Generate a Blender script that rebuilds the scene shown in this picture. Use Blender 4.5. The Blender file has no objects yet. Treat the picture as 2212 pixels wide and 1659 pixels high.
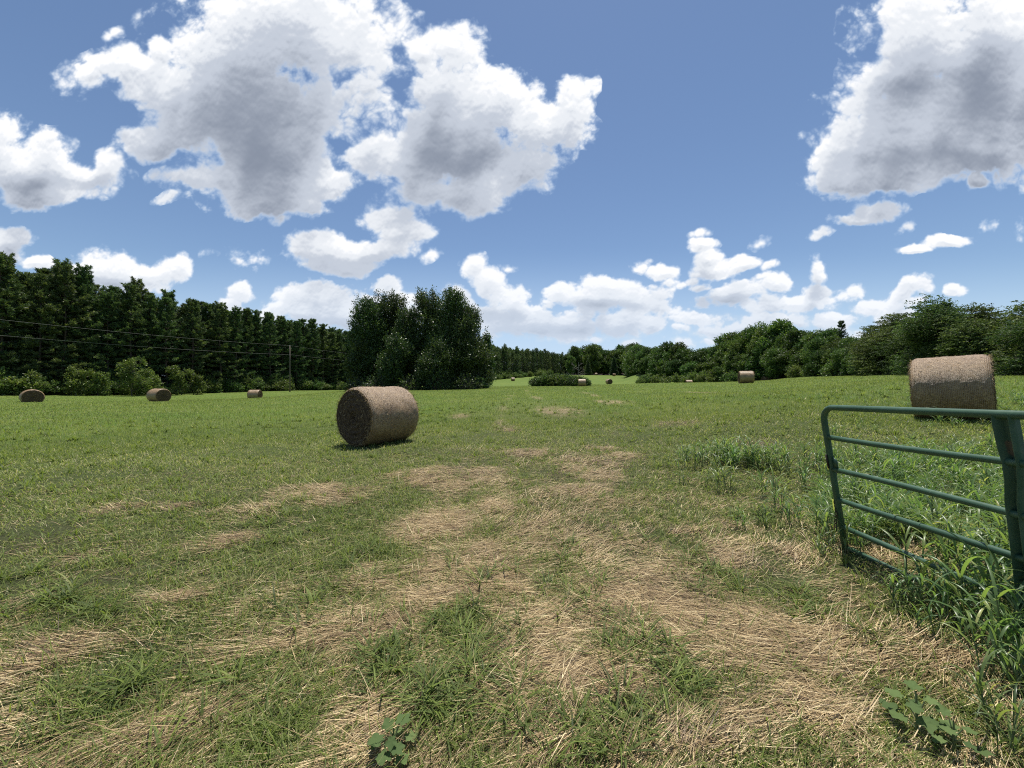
import bpy, math, random
import numpy as np
from mathutils import Vector, Matrix, Euler

# ------------------------------------------------------------------ camera, world, sun
F = 385.0            # focal length in pixels of the 1024 px wide picture
CX, CY = 512.0, 384.0
EYE = 1.5
scene = bpy.context.scene
cam_d = bpy.data.cameras.new("camera")
cam = bpy.data.objects.new("camera", cam_d)
scene.collection.objects.link(cam)
cam.location = (0, 0, EYE)
cam.rotation_euler = (math.radians(90), 0, 0)
cam_d.sensor_width = 36
cam_d.lens = 36 * F / 1024
cam_d.clip_start = 0.05
cam_d.clip_end = 6000
scene.camera = cam

scene.view_settings.view_transform = 'Standard'
scene.view_settings.look = 'None'
scene.view_settings.exposure = 0.18
scene.view_settings.gamma = 1.0
scene.cycles.pixel_filter_type = 'BLACKMAN_HARRIS'
scene.cycles.filter_width = 1.1
scene.cycles.use_denoising = False
scene.cycles.max_bounces = 6
scene.cycles.diffuse_bounces = 2
scene.cycles.glossy_bounces = 2
scene.cycles.transmission_bounces = 4
scene.cycles.transparent_max_bounces = 8

SUN_EL, SUN_AZ = math.radians(75), math.radians(12)   # azimuth clockwise from +Y (straight ahead)
sun_dir = Vector((math.sin(SUN_AZ) * math.cos(SUN_EL), math.cos(SUN_AZ) * math.cos(SUN_EL), math.sin(SUN_EL)))
sun_d = bpy.data.lights.new("sun", 'SUN')
sun_d.energy = 5.0
sun_d.angle = math.radians(0.5)
sun_d.color = (1.0, 0.95, 0.87)
sun = bpy.data.objects.new("sun", sun_d)
scene.collection.objects.link(sun)
sun.location = (0, 0, 60)
sun.rotation_euler = (-sun_dir).to_track_quat('-Z', 'Y').to_euler()

world = bpy.data.worlds.new("World")
scene.world = world
world.use_nodes = True
SKY = 0.10


nt = world.node_tree
nt.nodes.clear()
w_out = nt.nodes.new('ShaderNodeOutputWorld')
w_bg = nt.nodes.new('ShaderNodeBackground')
w_sky = nt.nodes.new('ShaderNodeTexSky')
w_sky.sky_type = 'NISHITA'
w_sky.sun_disc = False
w_sky.sun_elevation = SUN_EL
w_sky.sun_rotation = SUN_AZ
w_sky.altitude = 100
w_sky.air_density = 1.0
w_sky.dust_density = 0.2
w_sky.ozone_density = 3.0
w_bg.inputs['Strength'].default_value = SKY
nt.links.new(w_sky.outputs[0], w_bg.inputs['Color'])
nt.links.new(w_bg.outputs[0], w_out.inputs[0])
world.cycles.sampling_method = 'MANUAL'
world.cycles.sample_map_resolution = 512

# ------------------------------------------------------------------ helpers
rng = np.random.default_rng(7)
random.seed(7)


def perlin(x, y, seed=0):
    """2D gradient noise on arrays, about -1..1"""
    r = np.random.default_rng(seed)
    n = 256
    perm = r.permutation(n)
    ang = r.random(n) * 2 * np.pi
    gx, gy = np.cos(ang), np.sin(ang)
    xi, yi = np.floor(x).astype(np.int64), np.floor(y).astype(np.int64)
    xf, yf = x - xi, y - yi
    def h(i, j):
        k = perm[(perm[i % n] + j) % n]
        return gx[k], gy[k]
    w = lambda t: t * t * t * (t * (t * 6 - 15) + 10)
    a, b = h(xi, yi); n00 = a * xf + b * yf
    a, b = h(xi + 1, yi); n10 = a * (xf - 1) + b * yf
    a, b = h(xi, yi + 1); n01 = a * xf + b * (yf - 1)
    a, b = h(xi + 1, yi + 1); n11 = a * (xf - 1) + b * (yf - 1)
    u, v = w(xf), w(yf)
    return ((n00 * (1 - u) + n10 * u) * (1 - v) + (n01 * (1 - u) + n11 * u) * v) * 1.5


def fbm(x, y, octaves=5, gain=0.5, seed=0, billow=False):
    s, a, t = 0.0, 1.0, 0.0
    for o in range(octaves):
        n = perlin(x * 2 ** o + 17.3 * o, y * 2 ** o - 9.1 * o, seed + o)
        s = s + a * (np.abs(n) * 2 - 0.75 if billow else n)
        t += a
        a *= gain
    return s / t


def sstep(x, a, b):
    t = np.clip((x - a) / (b - a), 0, 1)
    return t * t * (3 - 2 * t)


def mesh_from(name, V, faces, mats=(), attrs=None, smooth=False, mat_idx=None):
    """faces: (n,3) or (n,4) int array, or a list of such arrays"""
    if not isinstance(faces, (list, tuple)):
        faces = [faces]
    faces = [f for f in faces if len(f)]
    me = bpy.data.meshes.new(name)
    V = np.asarray(V, dtype=np.float32)
    me.vertices.add(len(V))
    me.vertices.foreach_set('co', V.ravel())
    loops = np.concatenate([np.asarray(f).ravel() for f in faces]).astype(np.int32)
    tot = np.concatenate([np.full(len(f), np.asarray(f).shape[1]) for f in faces]).astype(np.int32)
    start = np.concatenate([[0], np.cumsum(tot)[:-1]]).astype(np.int32)
    me.loops.add(len(loops))
    me.loops.foreach_set('vertex_index', loops)
    me.polygons.add(len(tot))
    me.polygons.foreach_set('loop_start', start)
    me.polygons.foreach_set('loop_total', tot)
    if smooth:
        me.polygons.foreach_set('use_smooth', np.ones(len(tot), dtype=bool))
    for m in mats:
        me.materials.append(m)
    if mat_idx is not None:
        me.polygons.foreach_set('material_index', np.asarray(mat_idx, dtype=np.int32))
    for k, a in (attrs or {}).items():
        at = me.attributes.new(k, 'FLOAT', 'POINT')
        at.data.foreach_set('value', np.asarray(a, dtype=np.float32).ravel())
    me.update(calc_edges=True)
    return me


def link(name, me, parent=None, loc=None, rot=None):
    o = bpy.data.objects.new(name, me)
    scene.collection.objects.link(o)
    if parent is not None:
        o.parent = parent
    if loc is not None:
        o.location = loc
    if rot is not None:
        o.rotation_euler = rot
    return o


def tag(o, label=None, cat=None, group=None, kind=None):
    if label: o['label'] = label
    if cat: o['category'] = cat
    if group: o['group'] = group
    if kind: o['kind'] = kind
    return o


def new_mat(name):
    m = bpy.data.materials.new(name)
    m.use_nodes = True
    m.node_tree.nodes.clear()
    return m


def worley(x, y, seed=0):
    """distance to the nearest jittered cell point, 0 .. ~1"""
    r = np.random.default_rng(seed)
    n = 128
    jx, jy = r.random((n, n)), r.random((n, n))
    xi, yi = np.floor(x).astype(np.int64), np.floor(y).astype(np.int64)
    xf, yf = x - xi, y - yi
    best = np.full(x.shape, 9.0)
    for i in (-1, 0, 1):
        for j in (-1, 0, 1):
            a, b = (xi + i) % n, (yi + j) % n
            d = (jx[a, b] + i - xf) ** 2 + (jy[a, b] + j - yf) ** 2
            best = np.minimum(best, d)
    return np.sqrt(best)


# ------------------------------------------------------------------ sky backdrop with cumulus clouds
def build_clouds():
    big = [(620,50,240,110),(700,100,112,78),(520,120,130,100),(390,180,100,60),(310,140,55,35),(350,95,22,26),(560,250,170,120),
           (450,260,130,70),(330,300,75,40),(600,330,120,80),(470,385,110,45),(410,392,60,28),(610,395,130,55),
           (560,430,110,32),(705,400,60,32),(655,440,45,25),(225,160,55,22,20),
           (990,110,66,60),(915,125,42,34),(955,190,85,60),(1060,215,90,70),(1120,205,60,45),(1245,230,42,75,-20),(1180,270,90,50),
           (950,290,150,60),(1010,330,170,60),(880,350,120,40),(980,405,110,50),(1130,370,75,40),(800,330,60,28,20),
           (2010,70,150,100),(2150,110,170,160),(1930,160,90,60),(1960,290,190,80,-6),(2120,270,190,110,-8),(1860,330,95,60),
           (1830,385,70,24),(1960,370,180,45,6),(2110,330,140,45,12),(2290,200,160,180),
           (50,360,140,60),(165,385,105,42),(250,362,32,40,-15),(90,420,130,30),(-60,330,120,80),
           (15,520,50,26),(-20,560,80,26),(235,585,70,42),(285,605,70,30),(180,600,50,30),(370,585,48,30),(75,568,30,14),
           (845,465,55,36),(870,505,55,34),(690,535,80,38),(800,540,90,30),(745,575,80,18),(1905,452,58,22,-8),(1860,465,60,14)]
    low = [(700,645,110,34),(780,680,110,38),(520,628,38,22),(840,618,38,20),(640,640,60,26),
           (1018,578,36,30),(1055,615,50,36),(1110,655,52,36),(1075,700,70,34),(1205,635,40,24),(1315,625,75,28),
           (1370,655,46,36),(1290,655,90,26),(1150,700,70,34),(1230,712,80,30),(1330,705,60,32),(1400,700,45,22),(1440,582,48,17),
           (1512,524,34,15),(1545,580,60,22),(1530,556,34,20),(1605,572,45,14),(1590,632,80,20,6),(1680,612,48,20),(1500,682,90,20),
           (1570,715,90,22),(1660,690,100,22),(1770,590,28,34),(1765,630,40,22),(1710,655,100,18),(1800,692,70,18),(1890,665,70,22),
           (1950,640,40,18,20),(1965,622,28,16),(2062,635,33,14),(2050,530,62,14,8),(1985,543,45,10,-6),(2125,400,24,16)]
    grey = [(545,270,150,110,-10),(620,300,110,90),(480,250,90,50),(960,275,100,30,4),(1000,330,160,34),
            (2040,185,170,45,10),(2150,220,130,60,10),(2000,345,140,26),(2170,120,80,40),(70,395,110,24),(215,400,50,22),(0,545,60,20),(240,612,100,14),
            (740,570,90,20),(1100,690,70,16),(1290,665,90,12),(1560,645,80,12),(1770,625,30,22),(760,700,100,20),(1210,720,140,14),(1650,715,140,10)]

    K = 831.6
    nu, nv = 1500, 620
    us = np.linspace(-1.62, 1.62, nu); vs = np.linspace(-0.03, 1.25, nv)
    U, V = np.meshgrid(us, vs)
    vv = V + 0.30
    qx, qy = U / vv, np.log(vv)
    lift = 0.35 + 0.65 * sstep(V, 0.05, 0.55)          # clouds far off near the horizon look finer
    wx = fbm(U * 3.2 + 3, V * 3.2, 6, 0.55, 11); wy = fbm(U * 3.2 - 8, V * 3.2 + 5, 6, 0.55, 23)
    PU = U + wx * 0.060 * lift; PV = V + wy * 0.060 * lift

    def field(lst, k, soft):
        acc = np.zeros_like(PU)
        for b in lst:
            cx, cy, rx, ry = b[:4]
            rot = math.radians(b[4]) if len(b) > 4 else 0
            dx, dy = PU - (cx - 1106) / K, PV - (829.5 - cy) / K
            co, si = math.cos(rot), math.sin(rot)
            d2 = ((dx * co + dy * si) / (rx * k / K)) ** 2 + ((-dx * si + dy * co) / (ry * k / K)) ** 2
            f = np.clip(1 - np.sqrt(d2), 0, 1)
            acc = acc + f ** soft
        return acc ** (1.0 / soft)
    rb = np.random.default_rng(19)
    small = []
    for k in range(95):
        x = 930 + 1080 * rb.random(); y = 742 - 120 * rb.random() ** 1.7
        if 1040 < x < 1120 and y < 640: continue
        s = 0.45 + 0.55 * rb.random() + 0.3 * (742 - y) / 120
        small.append((x, y, 34 * s, 19 * s, rb.normal(0, 14)))
    for k in range(26):
        small.append((480 + 420 * rb.random(), 690 - 55 * rb.random(), 22 + 16 * rb.random(), 12 + 10 * rb.random()))
    for k in range(22):
        small.append((1420 + 260 * rb.random(), 560 + 60 * rb.random(), 12 + 12 * rb.random(), 6 + 6 * rb.random(), 12))
    thin = [(560, 562, 60, 20, -15), (2207, 487, 16, 18), (230, 165, 80, 30, 20), (780, 200, 60, 80), (780, 330, 50, 40)] + [(x, y, 22, 10, 20) for x, y in ((360, 438), (250, 90), (195, 190), (1780, 495), (2150, 485), (1975, 495), (435, 545), (2090, 395), (1500, 500),
            (1640, 525), (1100, 585), (960, 440), (600, 470), (1380, 570), (920, 560))]
    Fc = field(big + [(l[0], l[1], l[2] * 0.86, l[3] * 0.98) + tuple(l[4:]) for l in low] , 1.42, 4.0)
    Fs = field(small, 1.5, 4.0) * 0.62
    Fc = np.maximum(Fc, Fs)
    Fc = np.maximum(Fc, field(thin, 1.8, 4.0) * 0.42)
    G = field(grey, 1.7, 3.0)
    # cauliflower puffs: octaves of cell distance, rounder and larger high in the picture
    wu, wv = U + 0.020 * fbm(U * 9, V * 9, 4, 0.6, 31), V + 0.020 * fbm(U * 9, V * 9 + 9, 4, 0.6, 37)
    W = 0.0
    for o, (fr, am) in enumerate(((6.5, 0.36), (13.5, 0.26), (28.0, 0.165), (58.0, 0.10), (118.0, 0.055))):
        am_ = am * (lift if o == 0 else (1.0 if o > 1 else 0.4 + 0.6 * lift))
        W = W + am_ * (0.62 - 1.25 * worley(wu * fr + 11.3 * o, wv * fr * 1.12 + 7.7 * o, 41 + o))
    S = fbm(U * 7, V * 8, 8, 0.66, 53)
    wisp = sstep(fbm(U * 2.1 + 5, V * 2.1, 3, 0.5, 57), -0.25, 0.35)
    S2 = fbm(U * 24, V * 30, 5, 0.62, 59)
    D = Fc + 0.38 * (1 - lift) * S2 + 0.95 * W + S * (0.12 + 0.42 * wisp) * lift - 0.20 - 0.05 * (1 - lift)
    D = np.where(Fc > 0.0, D, -0.5)
    D = np.minimum(D, (Fc - 0.015) * 7)
    # light from the high sun: march upward through the cloud
    dens = np.clip(D, 0, 1.0)
    rows = np.arange(nv)[:, None]
    col = np.broadcast_to(np.arange(nu)[None, :], (nv, nu))
    T = np.zeros_like(D)
    dv = vs[1] - vs[0]; du = us[1] - us[0]
    for s in range(1, 15):
        step = (0.008 * s * (0.6 + 0.06 * s)) * (V + 0.30) * 1.3
        ri = np.clip(rows + np.round(step / dv).astype(int), 0, nv - 1)
        ci = np.clip(col + np.round(0.22 * step / du).astype(int), 0, nu - 1)
        T += dens[ri, ci] * (0.6 + 0.12 * s) / 15
    light = np.exp(-1.5 * T * (0.45 + 0.55 * lift))
    # puff relief
    st = np.maximum(np.round(0.009 * (V + 0.30) / dv).astype(int), 1)
    ru = np.clip(rows + st, 0, nv - 1)
    rel = np.clip((D - D[ru, col]) * 2.4, -0.7, 0.7)
    light = light * (1 + 0.42 * rel)
    light = light * (1 - 0.50 * sstep(G, 0.0, 1.0)) + 0.04
    rim = sstep(D, 0.0, 0.35)
    light = light * (0.65 + 0.35 * rim) + (1 - rim) * 0.30
    edge = sstep(1.60 - np.abs(U), 0.0, 0.12) * sstep(1.22 - V, 0.0, 0.12)
    D = D * edge - 0.5 * (1 - edge)
    dirs = np.stack([U, np.ones_like(U), V], -1)
    dirs /= np.linalg.norm(dirs, axis=-1, keepdims=True)
    co = dirs.reshape(-1, 3) * 2600.0 + np.array([0, 0, EYE])
    i = np.arange(nv - 1)[:, None] * nu + np.arange(nu - 1)[None, :]
    f = np.stack([i, i + nu, i + nu + 1, i + 1], -1).reshape(-1, 4)
    m = new_mat("sky_clouds")
    n = m.node_tree; N, L = n.nodes.new, n.links.new
    out = N('ShaderNodeOutputMaterial')
    a = N('ShaderNodeAttribute'); a.attribute_name = 'cloud'
    b = N('ShaderNodeAttribute'); b.attribute_name = 'light'
    h = N('ShaderNodeAttribute'); h.attribute_name = 'air'
    geo = N('ShaderNodeTexCoord')
    no = N('ShaderNodeTexNoise'); no.inputs['Scale'].default_value = 0.020; no.inputs['Detail'].default_value = 3
    no.inputs['Roughness'].default_value = 0.6
    L(geo.outputs['Object'], no.inputs['Vector'])
    ad = N('ShaderNodeMath'); ad.operation = 'MULTIPLY_ADD'; ad.inputs[1].default_value = 0.20
    L(no.outputs['Fac'], ad.inputs[0]); L(a.outputs['Fac'], ad.inputs[2])
    al = N('ShaderNodeMapRange'); al.interpolation_type = 'SMOOTHSTEP'
    al.inputs[1].default_value = 0.05; al.inputs[2].default_value = 0.40
    L(ad.outputs[0], al.inputs[0])
    cr = N('ShaderNodeValToRGB'); cr.color_ramp.interpolation = 'EASE'
    e = cr.color_ramp.elements
    e[0].position = 0.10; e[0].color = (0.22, 0.255, 0.325, 1)
    e[1].position = 1.0; e[1].color = (0.90, 0.905, 0.92, 1)
    x = e.new(0.42); x.color = (0.50, 0.545, 0.625, 1)
    x = e.new(0.72); x.color = (0.74, 0.77, 0.815, 1)
    L(b.outputs['Fac'], cr.inputs[0])
    far = N('ShaderNodeMix'); far.data_type = 'RGBA'
    L(h.outputs['Fac'], far.inputs[0]); L(cr.outputs[0], far.inputs[6]); far.inputs[7].default_value = (0.53, 0.66, 0.84, 1)
    # pale air low over the horizon, in front of the blue
    mx = N('ShaderNodeMath'); mx.operation = 'MULTIPLY'
    L(h.outputs['Fac'], mx.inputs[0]); mx.inputs[1].default_value = 1.9; mx.use_clamp = True
    colr = N('ShaderNodeMix'); colr.data_type = 'RGBA'
    L(al.outputs[0], colr.inputs[0]); colr.inputs[6].default_value = (0.50, 0.645, 0.84, 1); L(far.outputs[2], colr.inputs[7])
    mo = N('ShaderNodeMath'); mo.operation = 'MAXIMUM'; L(mx.outputs[0], mo.inputs[0]); L(al.outputs[0], mo.inputs[1])
    em = N('ShaderNodeEmission'); L(colr.outputs[2], em.inputs[0])
    tr = N('ShaderNodeBsdfTransparent')
    ms = N('ShaderNodeMixShader'); L(mo.outputs[0], ms.inputs[0]); L(tr.outputs[0], ms.inputs[1]); L(em.outputs[0], ms.inputs[2])
    L(ms.outputs[0], out.inputs[0])
    m.cycles.emission_sampling = 'NONE'
    air = 0.50 * sstep(-V, -0.36, 0.02) * edge
    me = mesh_from("sky", co, f, [m], {'cloud': D, 'light': light, 'air': air}, smooth=True)
    o = link("sky", me)
    o['kind'] = 'structure'


build_clouds()

# ------------------------------------------------------------------ terrain
def pt(px, py, Y):
    """world point at depth Y that the photograph shows at this pixel (1024 x 768)"""
    return ((px - CX) / F * Y, Y, EYE - (py - CY) / F * Y)


CTRL = []
for th in np.linspace(-1.6, 1.6, 9):
    for r in (0.3, 2.2):
        CTRL.append((r * math.sin(th), r * math.cos(th), 0.0))
for p in [(378,444,9.6),(952,419,9.0),(847,551,3.35),(985,560,2.9),(159,401.5,41),(32,402,38),(255,398,60),(2,396,50),(150,394.5,65),
          (290,391.5,80),(345,390.5,95),(360,390.5,60),(470,389.5,62),(415,390,61),(500,388,60),(513,381,165),(545,377,205),(495,379,180),
          (582,386.5,75),(560,385.6,82),(530,386,90),(616,384,120),(598,384.3,115),(600,386.3,58),(614,375.5,230),(596,375.2,255),(640,374.5,260),(660,380.5,140),(690,379,160),(680,376.5,220),(720,376,200),(640,379,170),(625,381,150),
          (645,383.4,66),(746,383.2,46),(690,384.5,50),(689,381,125),(660,382,120),(766,378,95),(720,380,110),(850,375.5,55),(800,376.5,75),
          (900,374.3,38),(960,374.5,30),(1020,376,27),(512,402,22),(600,404,20),(700,396,20),(300,452,9),(100,456,8.2),
          (520,446,9.4),(640,440,9.4),(760,428,9.2),(760,392,24),(850,386,20),(930,380,18),(200,416,18),(60,418,17),(400,412,20),(820,500,5),(600,485,5.7),(400,487,5.6),(200,487,5.6),(950,470,5.6)]:
    CTRL.append(pt(*p))
for x, y, z in [(-90,20,0.3),(-60,5,0.1),(-20,-3,0),(20,-3,.5),(50,5,2.5),(60,25,4),(80,60,6),(70,100,6),(50,150,6),(-110,60,0.5),(-90,110,1),
                (-60,170,3),(-20,260,7.5),(30,330,10),(90,260,10),(-150,150,2),(0,500,14),(300,500,14),(-300,500,8),(400,100,10),(-400,50,4),(0,1500,16),(1000,1000,16),(-1000,1000,12)]:
    CTRL.append((x, y, z))
CTRL = np.array(CTRL)


def _dom(x, y):
    r = np.hypot(x, y)
    return np.arctan2(x, np.maximum(y, -1e9)) * 1.3, np.log(r + 5.0)


def _phi(d2):
    return np.where(d2 > 0, 0.5 * d2 * np.log(d2 + 1e-20), 0.0)


_ca, _cb = _dom(CTRL[:, 0], CTRL[:, 1])
_n = len(CTRL)
_A = np.zeros((_n + 3, _n + 3))
_A[:_n, :_n] = _phi((_ca[:, None] - _ca) ** 2 + (_cb[:, None] - _cb) ** 2) + np.eye(_n) * 0.0006
_Pm = np.stack([np.ones(_n), _ca, _cb], 1)
_A[:_n, _n:] = _Pm
_A[_n:, :_n] = _Pm.T
# interpolate the sight-line slope so that far errors stay small
_w = np.linalg.solve(_A, np.concatenate([(CTRL[:, 2]) / (np.hypot(CTRL[:, 0], CTRL[:, 1]) + 4.0), np.zeros(3)]))


def ground_z(x, y):
    x = np.asarray(x, float); y = np.asarray(y, float)
    sh = x.shape
    x = x.ravel(); y = y.ravel()
    # behind the camera the land repeats the land at the side
    th = np.arctan2(x, y); r = np.hypot(x, y)
    th = np.clip(th, -1.5, 1.5)
    a, b = th * 1.3, np.log(r + 5.0)
    out = np.zeros(len(x))
    for s in range(0, len(x), 20000):
        sl = slice(s, s + 20000)
        d2 = (a[sl, None] - _ca) ** 2 + (b[sl, None] - _cb) ** 2
        out[sl] = _phi(d2) @ _w[:_n] + _w[_n] + _w[_n + 1] * a[sl] + _w[_n + 2] * b[sl]
    out *= (r + 4.0)
    return out.reshape(sh)


def gz(x, y):
    return float(ground_z(np.array([x]), np.array([y]))[0])


# straw patches, given where the photograph (2212 px wide) shows them on the near-flat ground
STRAW = [(970,1030,110,24),(1270,1008,55,24),(1350,990,45,10),(1212,903,50,10),(1145,980,45,9),(1460,942,50,8),(1520,876,20,5),(1300,972,30,6),
         (700,1068,130,24),(540,1108,80,22,-18),(480,1170,60,12,-20),(250,1100,70,13),(400,1095,50,8),(930,1140,90,36),(1010,1200,90,32),(1250,1060,70,14),
         (1060,1250,60,18),(1330,1285,110,45),(1580,1200,60,26),(1720,1195,80,22),(1500,1345,150,46),(1700,1370,160,50),(1150,1420,120,60),(1300,1430,100,50),
         (1650,1440,140,50),(1850,1440,110,46),(1720,1560,150,70),(1900,1620,90,40),(1500,1600,120,60),(1180,1330,80,50),(760,1340,120,50),(740,1560,60,80),
         (640,1620,70,34),(950,1290,60,24),(60,1440,60,60),(300,1600,90,26),(420,1290,50,12),(1960,1230,60,18),(1400,1230,50,16),(860,925,30,6),(1060,1095,40,12),
         (990,905,26,5),(1100,930,30,6),(1330,890,30,5),(1620,985,50,9),(1460,1150,40,9),(2080,1480,70,60),(1240,1560,80,50),(560,1420,80,22),(330,1400,90,14,-10),(820,1240,60,16)]
_SW = []
for s in STRAW:
    cx, cy, rx, ry = s[:4]
    d = (cy - 829.5) / 831.6
    Y = EYE / d
    X = (cx - 1106) / 831.6 * Y
    ry2 = Y * ry / (cy - 829.5)
    _SW.append((X, Y, rx / 831.6 * Y, min(ry2, 0.45 * Y), math.radians(s[4]) if len(s) > 4 else 0))


def dryness(x, y):
    """0 green turf .. 1 dry straw"""
    x = np.asarray(x, float); y = np.asarray(y, float)
    wx = x + 0.30 * fbm(x * 0.9, y * 0.9, 4, 0.6, 61); wy = y + 0.45 * fbm(x * 0.9 + 7, y * 0.9, 4, 0.6, 67)
    acc = np.zeros_like(x)
    for X, Y, rx, ry, rot in _SW:
        d2 = ((wx - X) / rx) ** 2 + ((wy - Y) / ry) ** 2
        acc = np.maximum(acc, np.clip(1.38 - np.sqrt(d2), 0, 1))
    n = fbm(x * 1.7, y * 1.3, 5, 0.6, 71)
    n2 = fbm(x * 0.35, y * 0.30, 3, 0.5, 73)
    near = 1 - sstep(np.hypot(x, y), 2.5, 12.0)
    track = np.exp(-((x - 0.3 - 0.02 * y) / (1.6 + 0.05 * y)) ** 2) * sstep(y, 1.0, 4.0) * (1 - sstep(y, 14, 30))
    br = sstep(fbm(x * 0.6 + 3, y * 0.25, 4, 0.6, 75), -0.05, 0.30) * sstep(y, 7, 11) * (1 - sstep(y, 60, 100))
    lines = np.exp(-((x - 0.6 - 0.030 * y + 0.3 * np.sin(y * 0.2)) / 0.35) ** 2) + np.exp(-((x - 2.4 - 0.11 * y + 0.4 * np.sin(y * 0.17)) / 0.4) ** 2) + 0.7 * np.exp(-((x + 0.9 - 0.028 * y) / 0.3) ** 2)
    lush = sstep(-x, 0.2, 1.6) * sstep(y, 2.0, 3.4) + 0.5 * sstep(x, 0.8, 2.0) * sstep(y, 3.4, 5.0)
    base = 0.08 + 0.27 * near * (1 - 0.75 * np.clip(lush, 0, 1)) + 0.13 * track + 0.12 * n2 + 0.62 * lines * br
    return np.clip(base + 0.9 * acc * (0.70 + 0.9 * n) + 0.42 * n * (0.4 + near), 0, 1)


def weediness(x, y):
    """where tall broad-bladed grass grows (behind and beside the gate, right side)"""
    n = fbm(x * 0.8, y * 0.8, 3, 0.5, 81)
    a = np.clip(1.35 - np.hypot((x - 5.4) / 3.0, (y - 4.0) / 2.9), 0, 1)
    b = np.clip(1.3 - np.hypot((x - 3.4) / 1.1, (y - 2.5) / 1.2), 0, 1)
    c = np.clip(1.2 - np.hypot((x - 13.5) / 3.0, (y - 10.5) / 2.5), 0, 1)
    d = np.clip(1.2 - np.hypot((x - 3.2) / 1.3, (y - 7.0) / 1.0), 0, 1) * 0.8
    return np.clip(np.maximum(np.maximum(a, b), np.maximum(c, d)) + 0.45 * n, 0, 1)


def noise_node(nt, scale, detail=4, rough=0.55, vec=None, dist=0.0):
    n = nt.nodes.new('ShaderNodeTexNoise')
    n.inputs['Scale'].default_value = scale
    n.inputs['Detail'].default_value = detail
    n.inputs['Roughness'].default_value = rough
    n.inputs['Distortion'].default_value = dist
    if vec is not None:
        nt.links.new(vec, n.inputs['Vector'])
    return n


def ramp_node(nt, fac, stops):
    r = nt.nodes.new('ShaderNodeValToRGB')
    e = r.color_ramp.elements
    e[0].position, e[0].color = stops[0][0], (*stops[0][1], 1)
    e[1].position, e[1].color = stops[-1][0], (*stops[-1][1], 1)
    for p, c in stops[1:-1]:
        k = e.new(p); k.color = (*c, 1)
    nt.links.new(fac, r.inputs[0])
    return r


def mix_node(nt, fac, a, b, mode='MIX'):
    m = nt.nodes.new('ShaderNodeMix'); m.data_type = 'RGBA'; m.blend_type = mode
    for s, v in ((m.inputs[0], fac), (m.inputs[6], a), (m.inputs[7], b)):
        if isinstance(v, bpy.types.NodeSocket): nt.links.new(v, s)
        else: s.default_value = v
    return m.outputs[2]


def math_node(nt, op, a, b=0.0, clamp=False):
    m = nt.nodes.new('ShaderNodeMath'); m.operation = op; m.use_clamp = clamp
    for s, v in ((m.inputs[0], a), (m.inputs[1], b)):
        if isinstance(v, bpy.types.NodeSocket): nt.links.new(v, s)
        else: s.default_value = v
    return m.outputs[0]


def ground_material():
    m = new_mat("field_ground")
    nt = m.node_tree
    out = nt.nodes.new('ShaderNodeOutputMaterial')
    bs = nt.nodes.new('ShaderNodeBsdfPrincipled')
    bs.inputs['Roughness'].default_value = 0.9
    bs.inputs['Specular IOR Level'].default_value = 0.15
    nt.links.new(bs.outputs[0], out.inputs[0])
    tc = nt.nodes.new('ShaderNodeTexCoord').outputs['Object']
    dry = nt.nodes.new('ShaderNodeAttribute'); dry.attribute_name = 'dry'
    far = nt.nodes.new('ShaderNodeAttribute'); far.attribute_name = 'far'
    wood = nt.nodes.new('ShaderNodeAttribute'); wood.attribute_name = 'wood'
    n1 = noise_node(nt, 0.22, 5, 0.6, tc)
    n2 = noise_node(nt, 3.0, 6, 0.65, tc)
    n3 = noise_node(nt, 26.0, 4, 0.7, tc)
    # soil and thatch close by
    soil = ramp_node(nt, n3.outputs['Fac'], [(0.30, (0.035, 0.024, 0.016)), (0.55, (0.080, 0.060, 0.038)), (0.75, (0.17, 0.13, 0.080))])
    thatch = ramp_node(nt, n3.outputs['Fac'], [(0.30, (0.040, 0.045, 0.018)), (0.7, (0.085, 0.105, 0.036))])
    near_c = mix_node(nt, dry.outputs['Fac'], thatch.outputs[0], soil.outputs[0])
    # mown grass as seen from afar
    g = ramp_node(nt, n2.outputs['Fac'], [(0.30, (0.065, 0.115, 0.018)), (0.52, (0.102, 0.168, 0.025)), (0.72, (0.150, 0.220, 0.040))])
    g2 = ramp_node(nt, n1.outputs['Fac'], [(0.32, (0.80, 0.92, 0.80)), (0.50, (1.0, 1.0, 1.0)), (0.68, (1.22, 1.10, 1.05))])
    gg = mix_node(nt, 1.0, g.outputs[0], g2.outputs[0], 'MULTIPLY')
    dr = mix_node(nt, dry.outputs['Fac'], gg, (0.30, 0.24, 0.13, 1))
    col = mix_node(nt, far.outputs['Fac'], near_c, dr)
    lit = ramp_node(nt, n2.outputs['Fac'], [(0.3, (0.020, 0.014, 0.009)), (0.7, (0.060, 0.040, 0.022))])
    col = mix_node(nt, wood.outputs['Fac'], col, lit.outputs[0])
    nt.links.new(col, bs.inputs['Base Color'])
    bp = nt.nodes.new('ShaderNodeBump'); bp.inputs['Strength'].default_value = 0.9; bp.inputs['Distance'].default_value = 0.06
    nt.links.new(n3.outputs['Fac'], bp.inputs['Height'])
    nt.links.new(bp.outputs[0], bs.inputs['Normal'])
    return m


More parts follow.
